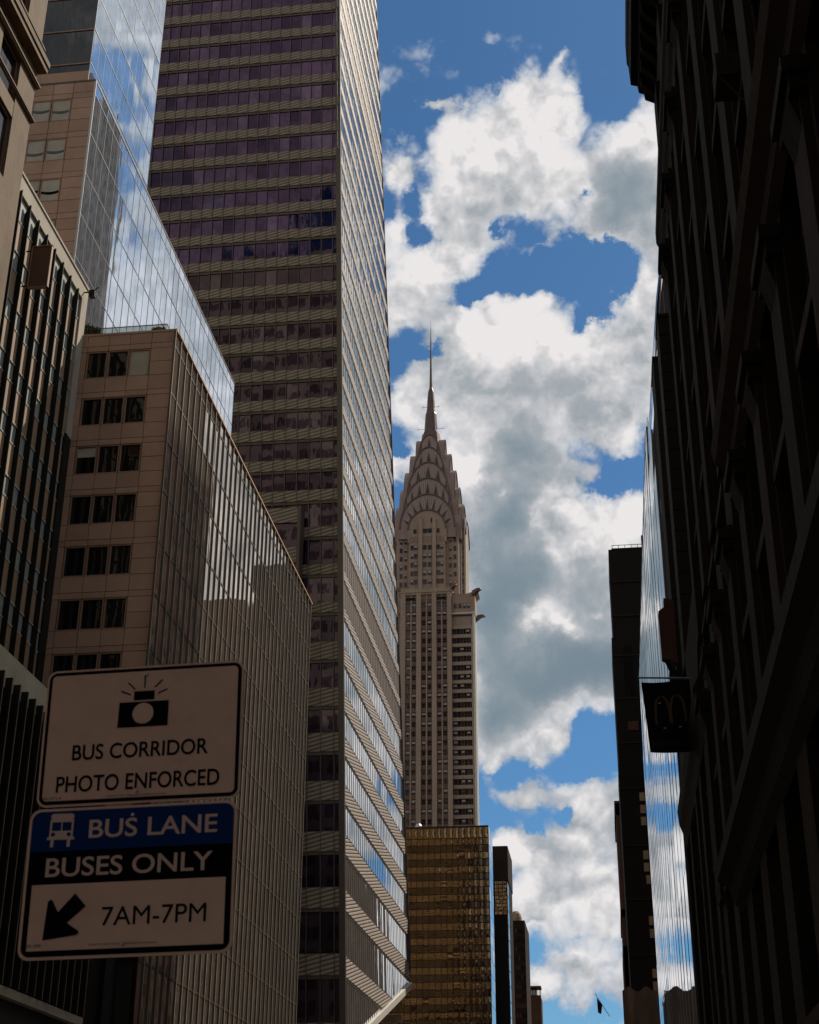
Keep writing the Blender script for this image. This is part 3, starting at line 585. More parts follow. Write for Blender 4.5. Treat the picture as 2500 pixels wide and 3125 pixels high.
for b in range(1, 27):
    q = []
    for z in (0, ZT-4):
        x = sx_(z)-1.2-2.085*(b-1); q += [(x-.06, wy_(z)-.40, z), (x+.06, wy_(z)-.40, z), (x+.06, wy_(z)+.05, z), (x-.06, wy_(z)+.05, z)]
    q = [ov(*p) for p in q]; mb = MB(); mb.hexa(q[:4], q[4:]); mb.build('mullion', 'corner_metal', TW)
q = []
for z in (0, ZT): q += [(sx_(z)-.45, wy_(z)-.45, z), (sx_(z)+.45, wy_(z)-.45, z), (sx_(z)+.45, wy_(z)+.3, z), (sx_(z)-.45, wy_(z)+.3, z)]
q = [ov(*p) for p in q]; mb = MB(); mb.hexa(q[:4], q[4:]); mb.build('corner_post', 'corner_metal', TW)
q = []
for z, y in ((40, 0), (ZT, 0)):
    ye = ye_(z); q += [(sx_(z)-.4, ye-.1, z+8 if z == 40 else z), (sx_(z)+.16, ye-.1, z+8 if z == 40 else z), (sx_(z)+.16, ye+.15, z+8 if z == 40 else z), (sx_(z)-.4, ye+.15, z+8 if z == 40 else z)]
q = [ov(*p) for p in q]; mb = MB(); mb.hexa(q[:4], q[4:]); mb.build('corner_post', 'corner_metal', TW)
q = []
for y in (236, 297.2):
    z = zb_(y); q += [(sx_(z)-2.0, y, z-1.0), (sx_(z)+.55, y, z-1.0), (sx_(z)+.55, y, z+.15), (sx_(z)-2.0, y, z+.15)]
q = [ov(*p) for p in q]; mb = MB(); mb.hexa(q[:4], q[4:]); mb.build('canopy_edge', 'white_trim', TW)
for i, t in enumerate(tops[12:-3]):  # unseen stripes added to mirror as golden bands in the bronze slab
    nx = tops[i+13]
    for k in range(3):
        z0_ = nx+(t-nx)*k/3; z1_ = z0_+(t-nx)*.14
        mb = MB(); mb.hexa([ov(-95, ye_(z0_)-.35, z0_), ov(sx_(z0_)-1.5, ye_(z0_)-.35, z0_), ov(sx_(z0_)-1.5, ye_(z0_)+.1, z0_), ov(-95, ye_(z0_)+.1, z0_)], [ov(-95, ye_(z1_)-.35, z1_), ov(sx_(z1_)-1.5, ye_(z1_)-.35, z1_), ov(sx_(z1_)-1.5, ye_(z1_)+.1, z1_), ov(-95, ye_(z1_)+.1, z1_)])
        mb.build('east_mirror_band', 'mirrored_band', TW)
# podium wing on the left
pm = MB(); px1 = -46.75; py = 217.0
pm.hexa([ov(-95, py+.5, 0), ov(px1-.3, py+.5, 0), ov(px1-.3, 220, 0), ov(-95, 220, 0)], [ov(-95, py+.5, 110), ov(px1-.3, py+.5, 110), ov(px1-.3, 220, 110), ov(-95, 220, 110)]); pm.build('podium_core', 'core_dark', TW)
pt = [110.0, 102.8, 95.4, 87.6, 79.4, 71.4, 63.4, 55, 46.6, 38, 29]
for i, t in enumerate(pt[:-1]):
    a, b, c = t-2.7, t, pt[i+1]
    mb = MB(); mb.hexa([ov(-95, py, a), ov(px1, py, a), ov(px1, py+.5, a), ov(-95, py+.5, a)], [ov(-95, py, b), ov(px1, py, b), ov(px1, py+.5, b), ov(-95, py+.5, b)]); mb.build('podium_spandrel', 'band_west', TW)
    mb = MB()
    for k in range(20):
        x0, x1 = px1-.3-2.3*(k+1), px1-.3-2.3*k; d = random.uniform(-.01, .01)
        mb.hexa([ov(x0, py+.3+d, c), ov(x1, py+.3-d, c), ov(x1, py+.4, c), ov(x0, py+.4, c)], [ov(x0, py+.3+d, a), ov(x1, py+.3-d, a), ov(x1, py+.4, a), ov(x0, py+.4, a)])
    mb.build('podium_glass', 'purple_glass', TW)
mb = MB(); mb.hexa([ov(px1-.35, py-.2, 0), ov(px1+.15, py-.2, 0), ov(px1+.15, 220, 0), ov(px1-.35, 220, 0)], [ov(px1-.35, py-.2, 110.2), ov(px1+.15, py-.2, 110.2), ov(px1+.15, 220, 110.2), ov(px1-.35, 220, 110.2)]); mb.build('podium_corner', 'corner_metal', TW)

# ---------------------------------------------------------------- art deco skyscraper with the steel crown
AX, AY = -56.15, 487.0
CH = thing('art_deco_skyscraper', 'brown brick art deco skyscraper with an arched steel crown and needle spire', 'skyscraper', (AX, AY, 0))
mb = MB(); mb.box(AX-8.6, 469.7, 0, AX+8.7, 500, 201.5); mb.box(AX-16.4, 470.9, 0, AX+16.0, 476.5, 192); mb.box(AX-14, 476.5, 0, AX+14, 504, 196); mb.build('shaft', 'brick_pale', CH)
cols = [(-6.6, -5.15), (-4.65, -3.2), (-1.3, .15), (.65, 2.1), (3.95, 5.4), (5.85, 7.3)]
zf = [121.2-3.25*k for k in range(12, 0, -1)]+[121.2+3.255*k for k in range(24)]
mb = MB()
for a, b in ((-8.5, -6.8), (-3.05, -1.45), (2.25, 3.8), (7.45, 8.95)):
    mb.box(AX+a, 468.75, 70, AX+b, 469.75, 201.6)
mb.build('pier', 'pier_stone', CH)
mb = MB()
for a, b in ((-5.15, -4.65), (.15, .65), (5.4, 5.85)): mb.box(AX+a+.05, 469.15, 70, AX+b-.05, 469.72, 200)
mb.build('mullion', 'pier_stone', CH)
for z in zf:
    mb = MB()
    for a, b in ((-6.8, -3.05), (-1.45, 2.25), (3.8, 7.45)): mb.box(AX+a, 469.3, z+.9, AX+b, 469.71, z+2.35)
    for a, b in cols:
        for k in range(3): mb.box(AX+a+.15+k*.42, 469.2, z+.95, AX+a+.30+k*.42, 469.3, z+2.3)
    mb.build('spandrel', 'brick_spandrel', CH)
rest = MB(); cnt = 0
def cwin(a, b, z, y=469.5, black=False, h=.88):
    global cnt, rest
    w = rest if cnt >= 100 else MB(); cnt += 1
    w.box(a, y, z-h, a+.12, y+.12, z+h, 0); w.box(b-.12, y, z-h, b, y+.12, z+h, 0); w.box(a+.12, y, z+h-.12, b-.12, y+.12, z+h, 0); w.box(a+.12, y, z-h, b-.12, y+.12, z-h+.12, 0)
    w.box(a+.12, y+.03, z-.05, b-.12, y+.11, z+.05, 0)
    w.box(a+.12, y+.06, z-h+.12, b-.12, y+.09, z-.05, 3 if black else 1); r = random.random()
    w.box(a+.12, y+.06, z+.05, b-.12, y+.09, z+h-.12, 3 if black else (2 if r < .48 else 1))
    if w is not rest: w.build('window', ['sash', 'old_glass', 'shade_cloth', 'black_opening'], CH)
blackrow = {0: 1, 2: 1, 4: 1, 5: 1, 8: 1, 9: 1, 11: 1, 14: 1, 18: 1, 21: 1}
for r_, z in enumerate(reversed(zf[12:])):
    for c, (a, b) in enumerate(cols): cwin(AX+a, AX+b, z-.1, black=(c in (2, 3) and (r_ in (1, 4, 7, 11, 14, 16, 17, 19, 21, 23))))
    if r_ > 2:
        for (a, b) in ((9.15, 10.6), (11.6, 12.9), (13.6, 14.9)): cwin(AX+a, AX+b, z, y=470.75, black=random.random() < .2, h=.8)
for z in zf[10:33]:
    mb = MB(); mb.box(AX+8.95, 470.82, z-.95, AX+15.7, 470.89, z+.95); mb.build('window_recess', 'black_opening', CH)
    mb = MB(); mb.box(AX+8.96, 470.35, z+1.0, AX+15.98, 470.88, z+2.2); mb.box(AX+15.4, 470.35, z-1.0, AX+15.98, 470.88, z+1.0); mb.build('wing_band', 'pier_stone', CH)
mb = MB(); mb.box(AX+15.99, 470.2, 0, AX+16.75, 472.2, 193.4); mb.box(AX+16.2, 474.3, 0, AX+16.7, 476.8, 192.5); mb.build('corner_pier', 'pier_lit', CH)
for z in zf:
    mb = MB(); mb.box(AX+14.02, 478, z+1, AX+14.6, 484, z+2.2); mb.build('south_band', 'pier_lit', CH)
# shoulder with gargoyles
mb = MB()
mb.prism([(AX+9.0, 470.3, 193.0), (AX+16.9, 470.3, 193.0), (AX+16.9, 470.3, 200.2), (AX+18.0, 470.3, 201.2), (AX+13.5, 470.3, 199.9), (AX+9.0, 470.3, 200.6)], (0, 8, 0))
mb.build('shoulder', 'brick_pale', CH)
mb = MB(); mb.box(AX+8.96, 470.0, 192.6, AX+17.0, 478.5, 193.1); mb.build('shoulder_ledge', 'pier_lit', CH)
for a in (9.6, 11.2, 12.8, 14.2): cwin(AX+a, AX+a+1.1, 195.6, y=470.2)
mb = MB(); mb.box(AX-9.3, 468.6, 200.6, AX+9.3, 474, 202.0); mb.box(AX-8.9, 468.9, 199.9, AX+8.9, 474, 200.6); mb.build('setback_ledge', 'pier_stone', CH)
for a in (-6.7, 3.9):
    mb = MB(); mb.box(AX+a, 469.1, 197.9, AX+a+3.3, 469.3, 198.9); mb.build('vent', 'black_opening', CH)
def eagle(x, y, z, dx, dy, s=1.0):
    d = Vector((dx, dy, 0)).normalized(); sd_ = Vector((-d.y, d.x, 0)); P = Vector((x, y, z)); mb = MB()
    prof = [(0, .9, -1.6, .5), (.9, .85, -1.0, .8), (1.8, .7, -.3, 1.0), (2.5, .6, .05, 1.05), (3.1, .35, .0, .8), (3.6, .08, -.25, .2)]
    vs = []
    for (l, w, lo, hi) in prof:
        c = P+d*l*s; vs += [c-sd_*w*s+Vector((0, 0, lo*s)), c+sd_*w*s+Vector((0, 0, lo*s)), c+sd_*w*s*.6+Vector((0, 0, hi*s)), c-sd_*w*s*.6+Vector((0, 0, hi*s))]
    fs = [(0, 1, 2, 3), (20, 23, 22, 21)]
    for k in range(5):
        for j in range(4): fs.append((k*4+j, k*4+(j+1) % 4, k*4+4+(j+1) % 4, k*4+4+j))
    mb.add(vs, fs); mb.build('gargoyle', 'steel_dark', CH)
eagle(AX+16.2, 470.8, 200.6, .9, -.5); eagle(AX+8.6, 469.6, 202.1, .8, -.7, .9); eagle(AX-8.4, 469.6, 202.0, -.8, -.7, .9); eagle(AX+16.8, 475.5, 193.2, 1, .0, .9)
# crown base
mb = MB(); mb.box(AX-11.0, AY-11.0, 196, AX+11.0, AY+11.0, 229); mb.box(AX-12.95, AY-6.5, 196, AX+12.95, AY+6.5, 233.4); mb.box(AX-6.4, AY-13, 196, AX+6.4, AY+13, 226.5); mb.build('upper_shaft', 'brick_pale', CH)
mb = MB()
for x in (11.2, 12.6): mb.box(AX+x, AY-6.9, 197, AX+x+.5, AY-6.45, 233.9)
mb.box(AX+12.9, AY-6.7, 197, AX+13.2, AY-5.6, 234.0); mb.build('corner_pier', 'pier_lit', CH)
cz = [206.8+3.28*k for k in range(6)]
for z in cz+[226.2]:
    if z < 226:
        for a, b in ((-1.25, .1), (.5, 1.85), (3.6, 4.8), (4.95, 6.0), (-5.6, -4.5), (-4.3, -3.2)):
            cwin(AX+a-.2, AX+b-.2, z, y=AY-13.15)
    for a in (7.6, 9.2): cwin(AX+a, AX+a+1.0, z, y=AY-11.12)
    for a in (-9.9, -8.3): cwin(AX+a, AX+a+1.0, z, y=AY-11.12)
    cwin(AX+11.3, AX+12.2, z-1, y=AY-6.62)
mb = MB()
for a, b in ((-2.9, -1.6), (2.0, 3.2)): mb.box(AX+a, AY-13.7, 202, AX+b, AY-13.0, 231.0)
mb.build('pier', 'pier_stone', CH)
def archpts(a, z0, zs, zt, n=20, pw=1.0):
    """outline of a stilted arch: half width a, base z0, spring zs, top zt"""
    p = [(-a, z0), (-a, zs)]
    for k in range(1, n): t = math.pi*(1-k/n); p.append((a*math.cos(t), zs+(zt-zs)*math.sin(t)**pw))
    return p+[(a, zs), (a, z0)]
def vault(a, d, z0, zs, zt, name, m, par=CH, face=True):
    mb = MB(); pts = archpts(a, z0, zs, zt)
    mb.prism([(AX+u, AY-d, z) for u, z in pts], (0, 2*d, 0)); mb.prism([(AX-d, AY+u, z) for u, z in pts], (2*d, 0, 0))
    return mb.build(name, m, par)
def rim(a, d, zs, zt, w=.28, out=.35, name='arch_rim'):
    n = 28
    for face in range(2):
        mb = MB()
        for k in range(n):
            P = []
            for kk in (k, k+1):
                t = math.pi*(1-kk/n)
                for r_ in (0, -w*1.6):
                    u, z = (a+r_)*math.cos(t), zs+(zt-zs+r_)*math.sin(t); P.append((u, z))
            (u0, z0), (u1, z1), (u2, z2), (u3, z3) = P
            if face == 0: A = [(AX+u0, AY-d, z0), (AX+u2, AY-d, z2), (AX+u3, AY-d, z3), (AX+u1, AY-d, z1)]; O = (0, -out, 0)
            elif face == 1: A = [(AX+d, AY+u0, z0), (AX+d, AY+u2, z2), (AX+d, AY+u3, z3), (AX+d, AY+u1, z1)]; O = (out, 0, 0)
            mb.slab(A, O)
        mb.build(name, 'steel_dark', CH)
mb = MB(); mb.prism([(AX+.0+u, AY-13.1, z) for u, z in archpts(6.9, 222, 227, 234.6)], (0, 3, 0)); mb.prism([(AX+10, AY+u, z) for u, z in archpts(6.6, 222, 227, 234)], (2.9, 0, 0)); mb.build('tympanum', 'brick_pale', CH)
rim(7.0, 13.1, 227, 234.8)
for a, b, z in ((-1.25, .35, 226.3), (.45, 2.0, 226.3), (-4.6, -3.5, 226.2), (3.7, 4.7, 226.2), (-2.2, -1.3, 230.6), (1.5, 2.4, 230.4)): cwin(AX+a-.2, AX+b-.2, z, y=AY-13.22, h=.85)
tiers = [(10.1, 12.0, 228, 241.6), (9.1, 10.6, 234, 248.8), (8.0, 9.2, 241, 256.0), (6.3, 7.4, 248.6, 263.2), (4.5, 5.3, 257, 269.6)]
for i, (a, d, zs_, zt_) in enumerate(tiers):
    vault(a, d, 224 if i == 0 else zs_-8, zs_, zt_, 'crown_tier', 'steel')
    rim(a, d, zs_, zt_, .34)
    # sunburst ribs and triangular windows round the arch
    zi = (234.6, 241.6, 248.8, 256.0, 263.2)[i]; ai = (7.0, 10.1, 9.1, 8.0, 6.3)[i]*.97; zsi = (227, 228, 234, 241, 248.6)[i]
    ribs = MB(); nR = 34
    def pt(t, f):
        t_ = math.pi*(1-t); o_ = (a*math.cos(t_), zs_+(zt_-zs_)*math.sin(t_)); n_ = (ai*math.cos(t_)*.93, zsi+(zi-zsi)*math.sin(t_))
        return (n_[0]+(o_[0]-n_[0])*f, n_[1]+(o_[1]-n_[1])*f)
    for k in range(nR):
        t = .04+.92*k/(nR-1); (u0, z0), (u1, z1) = pt(t, .0), pt(t, .93)
        ribs.bar((AX+u0, AY-d-.03, z0), (AX+u1, AY-d-.03, z1), .09, 4); ribs.bar((AX+d+.03, AY+u0, z0), (AX+d+.03, AY+u1, z1), .09, 4)
    ribs.build('sunburst_rib', 'steel_rib', CH)
    nW = (9, 7, 5, 5, 3)[i]; lo, hi = ((.10, .90), (.18, .82), (.2, .8), (.22, .78), (.3, .7))[i]
    for k in range(nW):
        t = lo+(hi-lo)*k/(nW-1); dt = .027 if i < 2 else .038
        (ua, za), (ub, zb), (uc, zc) = pt(t-dt, .10), pt(t+dt, .10), pt(t, .74)
        w = MB(); w2 = MB(); w.prism([(AX+ua, AY-d-.02, za), (AX+ub, AY-d-.02, zb), (AX+uc, AY-d-.02, zc)], (0, -.16, 0)); w2.prism([(AX+d+.02, AY+ua, za), (AX+d+.02, AY+ub, zb), (AX+d+.02, AY+uc, zc)], (.16, 0, 0))
        w.build('triangular_window', 'crown_window', CH); w2.build('triangular_window', 'crown_window', CH)
ro = rest.build('window', ['sash', 'old_glass', 'shade_cloth', 'black_opening'], CH); ro['kind'] = 'stuff'
mb = MB(); mb.lathe(AX, AY, [(4.4, 262), (3.9, 268.5), (3.3, 272.4), (2.7, 272.6), (2.45, 274.2), (2.35, 276.5), (2.05, 281.2), (1.75, 281.8), (1.5, 283.6), (1.38, 287), (1.08, 290.8), (.82, 291.8), (.58, 292.6), (.47, 296.4), (.36, 303), (.27, 310), (.13, 317), (.03, 322.8)], 16, 0, .14)
mb.build('spire', 'steel_dark', CH)
for (z, rr) in ((283.9, 3.1), (274.4, 5.0)):
    mb = MB(); mb.bar((AX-rr, AY-.5, z), (AX+rr, AY-.5, z), .07, 6)
    for sx2 in (-1, 1):
        for k in (0, .35): mb.bar((AX+sx2*(rr-k*1.3), AY-.5, z-.4), (AX+sx2*(rr-k*1.3), AY-.5, z+.9-k), .04, 5)
    mb.build('antenna_arm', 'steel_dark', CH)

# ---------------------------------------------------------------- bronze mirrored hotel slab
HY = thing('bronze_glass_building', 'bronze mirror glass slab gridded with panes, below the art deco skyscraper', 'building', (-43, 362, 0))
mb = MB(); mb.box(-60, 354.25, 0, -27.3, 365.4, 90.2); mb.build('core', 'core_dark', HY)
def pillow(mb, xa, xb, za, zb, Y, amp, m=0, n=4):
    vs = []; t1, t2_ = random.gauss(0, .012), random.gauss(0, .016)
    for j in range(n+1):
        for i in range(n+1):
            u, v = i/n, j/n; vs.append((xa+(xb-xa)*u, Y+t1*u+t2_*v-amp*math.sin(math.pi*u)*math.sin(math.pi*v), za+(zb-za)*v))
    mb.add(vs, [(j*(n+1)+i, j*(n+1)+i+1, (j+1)*(n+1)+i+1, (j+1)*(n+1)+i) for j in range(n) for i in range(n)], m)
hz = [90.4, 87.7]; z = 87.7
while z > 28: z -= 1.66; hz.append(z)
for j in range(len(hz)-1):
    mb = MB()
    for i in range(22):
        a = -27.25-1.43*(i+1); amp = random.gauss(.022, .010) if j else .10
        pillow(mb, a+.05, a+1.38, hz[j+1]+.05, hz[j]-.05, 354.16, amp)
    o = mb.build('glass_band', ['bronze_mirror', 'bronze_dark'][1 if (j % 2 == 0 and j > 1) else 0], HY, smooth=True)
mb = MB()
for i in range(23): mb.box(-27.25-1.43*i-.05, 354.0, 28, -27.25-1.43*i+.05, 354.24, 90.4)
mb.build('mullions', 'core_dark', HY)
mb = MB()
for j, z in enumerate(hz): mb.box(-60, 354.04, z-(.10 if j % 2 else .05), -27.2, 354.24, z+.05)
mb.box(-60, 353.95, 90.25, -27.15, 354.3, 90.6); mb.build('transoms', 'core_dark', HY)
for j in range(len(hz)-1):
    if j % 2: continue
    mb = MB(); panes_y(mb, -27.1, 354.3, 8, 1.4, hz[min(j+2, len(hz)-1)]+.06, hz[j]-.06, 0, .01); mb.build('south_glass', 'pale_mirror', HY)
mb = MB(); mb.lathe(-44.1, 355, [(.9, 90.6), (.8, 91.1), (.5, 91.5), (.1, 91.65)], 12); mb.build('roof_dome', 'pale_metal', HY)

# ---------------------------------------------------------------- towers further east
def slabtower(name, label, x0, x1, y0, y1, zt, wallm, loc, fl=3.6, win=None):
    t = thing(name, label, 'building', loc); mb = MB(); mb.box(x0, y0, 0, x1, y1, zt); mb.build('wall', wallm, t); return t
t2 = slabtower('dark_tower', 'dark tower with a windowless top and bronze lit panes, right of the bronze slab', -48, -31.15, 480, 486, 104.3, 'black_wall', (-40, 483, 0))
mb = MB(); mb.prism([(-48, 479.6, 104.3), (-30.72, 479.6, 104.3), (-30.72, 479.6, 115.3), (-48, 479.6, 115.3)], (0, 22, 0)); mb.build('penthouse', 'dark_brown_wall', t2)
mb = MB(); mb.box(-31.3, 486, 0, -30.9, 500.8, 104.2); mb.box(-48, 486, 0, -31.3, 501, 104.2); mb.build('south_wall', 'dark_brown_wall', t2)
for k in range(3):
    for j in range(9):
        mb = MB(); x = -35.15+1.3*k; z = 93.6+1.18*j; pillow(mb, x+.08, x+1.2, z+.06, z+1.1, 479.9, random.uniform(-.07, .09)); mb.build('window', 'bronze_mirror', t2)
for j in range(10):
    mb = MB(); z = 58+4.6*j; mb.box(-31.14, 480.05, z+.15, -30.95, 485.9, z+4.45); mb.build('south_glass', 'pale_mirror', t2)
t3 = slabtower('brown_tower', 'narrow brown tower with faint window grid, second from the right in the far row', -44, -30.2, 560, 588, 106.7, 'dark_brown_wall', (-37, 575, 0))
for j in range(14):
    for k in range(4):
        mb = MB(); x = -33.8+.95*k; z = 103-3.3*j; mb.box(x, 559.86, z-.75, x+.6, 560.1, z+.75); mb.build('window', 'red_brown_wall' if random.random() < .35 else 'black_opening', t3)
mb = MB(); mb.lathe(-36.9, 620, [(2.3, 100), (2.3, 119), (1.9, 120.5), (1.2, 121.5)], 8); mb.lathe(-36.9, 620, [(3.1, 100), (3.1, 117)], 8)
o = mb.build('ochre_lantern_tower', 'tan_spandrel'); tag(o, 'ochre stepped tower top peeking over the narrow brown tower', 'tower')
t4 = slabtower('small_far_tower', 'small far tower with a bright windowed crown at the bottom of the sky gap', -44, -31.35, 700, 712, 99, 'red_brown_wall', (-35, 706, 0))
mb = MB()
for x in (-36.8, -35.9, -32.0, -31.6): mb.box(x, 700, 99, x+.22, 700.5, 103.3)
mb.box(-40, 700, 103.1, -31.3, 708, 103.9); mb.box(-40, 703, 99, -33.4, 708, 103.1); mb.box(-36.9, 700.3, 99, -31.4, 700.6, 99.9); mb.build('crown', 'red_brown_wall', t4)
for k in range(5):
    mb = MB(); mb.box(-36.4+.72*k, 699.8, 99.9, -36.1+.72*k, 700.0, 102.0); mb.build('window', 'white_trim', t4)

# ---------------------------------------------------------------- south side: near ornate building
NB = thing('ornate_building', 'near-black ornate stone building with cornices and pilasters along the right edge', 'building', (12, 20, 0))
SXR = 3.5
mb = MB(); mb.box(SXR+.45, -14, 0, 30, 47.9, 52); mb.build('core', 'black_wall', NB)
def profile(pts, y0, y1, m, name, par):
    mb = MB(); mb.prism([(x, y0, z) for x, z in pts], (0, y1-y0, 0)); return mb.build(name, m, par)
profile([(3.9, 34.5), (3.5, 34.7), (3.46, 35.2), (3.36, 35.5), (3.30, 35.9), (3.22, 36.1), (3.22, 36.6), (3.4, 37.2), (3.55, 38.2), (3.9, 38.4)], -12, 48, 'black_stone', 'middle_cornice', NB)
profile([(3.9, 41.2), (3.68, 41.5), (3.62, 42.2), (3.60, 43.0), (3.25, 43.2), (3.22, 43.5), (3.02, 43.6), (2.98, 43.95), (2.72, 44.05), (2.68, 45.0), (2.62, 45.2), (2.62, 46.2), (2.8, 46.4), (2.8, 53), (3.9, 53)], -12, 48, 'black_stone_deep', 'top_cornice', NB)
for k in range(60):
    y = -11+k*.98
    mb = MB(); mb.prism([(3.6, y, 42.4), (3.05, y, 43.1), (3.05, y, 43.5), (3.6, y, 43.5)], (0, .35, 0)); mb.build('cornice_bracket', 'black_stone_deep', NB)
profile([(3.5, 17.2), (3.32, 17.35), (3.30, 17.7), (3.05, 17.9), (2.98, 18.25), (3.08, 18.35), (3.08, 18.6), (3.5, 18.8)], -12, 31.6, 'black_stone_warm', 'string_course', NB)
profile([(3.5, 9.2), (3.3, 9.4), (3.2, 9.8), (2.9, 10.0), (2.9, 10.4), (3.5, 10.6)], -12, 40, 'black_stone', 'string_course', NB)
ply = [-11+4.0*k for k in range(15)]
for k, y in enumerate(ply):
    mb = MB(); mb.box(SXR-.02, y, 0, SXR+.5, y+1.5, 41.5)
    mb.box(SXR-.16, y+.2, 10.6, SXR-.02, y+1.3, 17.1); mb.box(SXR-.16, y+.2, 18.9, SXR-.02, y+1.3, 34.3)
    mb.build('pilaster', 'black_stone_warm' if k % 2 else 'black_stone', NB)
    for zc in (16.4, 33.4):
        mb = MB(); mb.box(SXR-.3, y+.05, zc, SXR-.02, y+1.45, zc+.25); mb.box(SXR-.4, y-.05, zc+.25, SXR-.02, y+1.55, zc+.5)
        mb.prism([(SXR-.14, y+.3, zc-.6), (SXR-.14, y+.3, zc), (SXR-.30, y+.3, zc)], (0, .9, 0))
        mb.build('capital', 'black_stone', NB)
fl = [1.2, 5.2, 11.0, 14.3, 19.0, 22.1, 25.2, 28.3, 31.3, 38.6]
for k, y in enumerate(ply[:-1]):
    for z in fl:
        a, b = y+1.5, y+4.0; hh = 2.3
        f = MB(); f.box(SXR+.28, a, z, SXR+.46, a+.18, z+hh); f.box(SXR+.28, b-.18, z, SXR+.46, b, z+hh); f.box(SXR+.28, a+.18, z+hh-.18, SXR+.46, b-.18, z+hh); f.box(SXR+.28, a+.18, z, SXR+.46, b-.18, z+.15)
        f.box(SXR+.3, (a+b)/2-.05, z+.15, SXR+.44, (a+b)/2+.05, z+hh-.18)
        if y > 8 and y < 48:
            W = f.build('window', 'black_stone_deep', NB); p = MB(); p.box(SXR+.36, a+.18, z+.15, SXR+.40, b-.18, z+hh-.18); p.build('pane', 'black_glass', W)
            s = MB(); s.box(SXR-.06, a, z-.28, SXR+.46, b, z-.02); s.build('sill', 'black_stone_warm', W)
    mb = MB(); mb.box(SXR+.44, y+1.5, 0, SXR+.5, y+4.0, 42)
    mb.build('spandrel_wall', 'black_stone', NB)
mb = MB(); mb.box(SXR+.1, 45.2, 0, 30, 48.0, 41.4); mb.build('end_pier', 'black_stone', NB)
# window air conditioner and street level canopy
AC = thing('window_air_conditioner', 'box air conditioner hung from an upper window of the black ornate building', 'air conditioner', (3.4, 23.4, 23))
mb = MB(); mb.box(3.0, 23.2, 22.2, 3.6, 24.0, 22.75); mb.build('case', 'black_stone_warm', AC)
mb = MB()
for k in range(5): mb.box(3.0, 23.19, 22.27+k*.09, 3.3, 23.2, 22.31+k*.09)
mb.build('grille', 'black_opening', AC)
mb = MB(); mb.bar((3.05, 23.25, 22.2), (3.5, 23.25, 21.5), .02, 6); mb.build('brace', 'black_stone_warm', AC)

# ---------------------------------------------------------------- south side: low block, slabs, banner, curved glass, far towers
LW = thing('low_dark_building', 'low dark building with a small cornice under the hanging banner', 'building', (12, 56, 0))
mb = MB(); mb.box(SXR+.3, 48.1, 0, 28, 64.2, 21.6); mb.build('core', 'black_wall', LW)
profile([(3.9, 16.3), (3.5, 16.5), (3.42, 17.1), (3.28, 17.5), (3.22, 18.1), (3.42, 18.5), (3.5, 20), (3.5, 21.8), (3.9, 21.8)], 48.1, 64.3, 'black_stone', 'cornice', LW)
for k in range(5):
    y = 48.1+4.0*k
    mb = MB(); mb.box(SXR, y, 0, SXR+.35, min(y+1.2, 64.3), 16.4); mb.build('pilaster', 'black_stone', LW)
for k in range(4):
    for z in (2, 6, 9.6, 13.0):
        y = 49.3+4.0*k; f = MB(); f.box(SXR+.15, y, z-.2, SXR+.32, y+2.8, z); f.box(SXR+.15, y, z+2.4, SXR+.32, y+2.8, z+2.6)
        for q_ in (0, 1.32, 2.64): f.box(SXR+.18, y+q_, z, SXR+.32, y+q_+.16, z+2.4)
        W = f.build('window', 'black_stone_warm', LW); p = MB(); p.box(SXR+.27, y+.16, z, SXR+.29, y+2.64, z+2.4); p.build('pane', 'black_glass', W)
def panel_slab(label, x0, x1, y0, y1, z0, zt, step, name='panelled_slab'):
    t = thing(name, label, 'building', ((x0+x1)/2, (y0+y1)/2, 0)); mb = MB(); mb.box(x0+.03, y0+.04, z0, x1, y1, zt); mb.build('core', 'joint_black', t)
    z = zt; k = 0
    while z > z0+step:
        mb = MB(); mb.box(x0, y0, z-step+.035, x1, y0+.04, z-.02); mb.box(x0, y0+.041, z-step+.035, x0+.03, y1, z-.02); mb.build('wall_panel', 'panel_black', t); z -= step; k += 1
    mb = MB(); mb.box(x0-.04, y0-.04, zt, x1, y1, zt+.14); mb.build('coping', 'panel_black', t); return t
panel_slab('dark slab with closely spaced joints and an aerial, beside the curved glass', 3.5, 9, 55.3, 57.2, 0.1, 37.5, .93)
panel_slab('narrow dark slab just left of the jointed slab with the aerial', 3.52, 9, 61.4, 64.0, 21.9, 39.1, 4.1)
mb = MB(); mb.bar((3.85, 55.6, 37.6), (3.85, 55.6, 39.0), .02, 5); o = mb.build('roof_aerial', 'grey_metal'); tag(o, 'thin aerial standing on the taller dark panelled slab', 'aerial')
PS = thing('projecting_box_sign', 'small brown box sign projecting beside the curved glass above the banner', 'sign', (3.1, 60, 24))
mb = MB(); mb.prism([(2.86, 60, 23.6), (3.5, 60, 23.3), (3.5, 60, 26.2), (3.1, 60, 26.3), (3.1, 60, 25.9), (2.84, 60, 25.7)], (0, .5, 0)); mb.build('case', 'red_brown_wall', PS)
mb = MB(); mb.bar((3.1, 59.9, 23.4), (3.5, 59.9, 22.3), .16, 10); mb.box(3.1, 59.7, 22.3, 3.5, 60.2, 22.9); mb.build('lamp_housing', 'black_wall', PS)
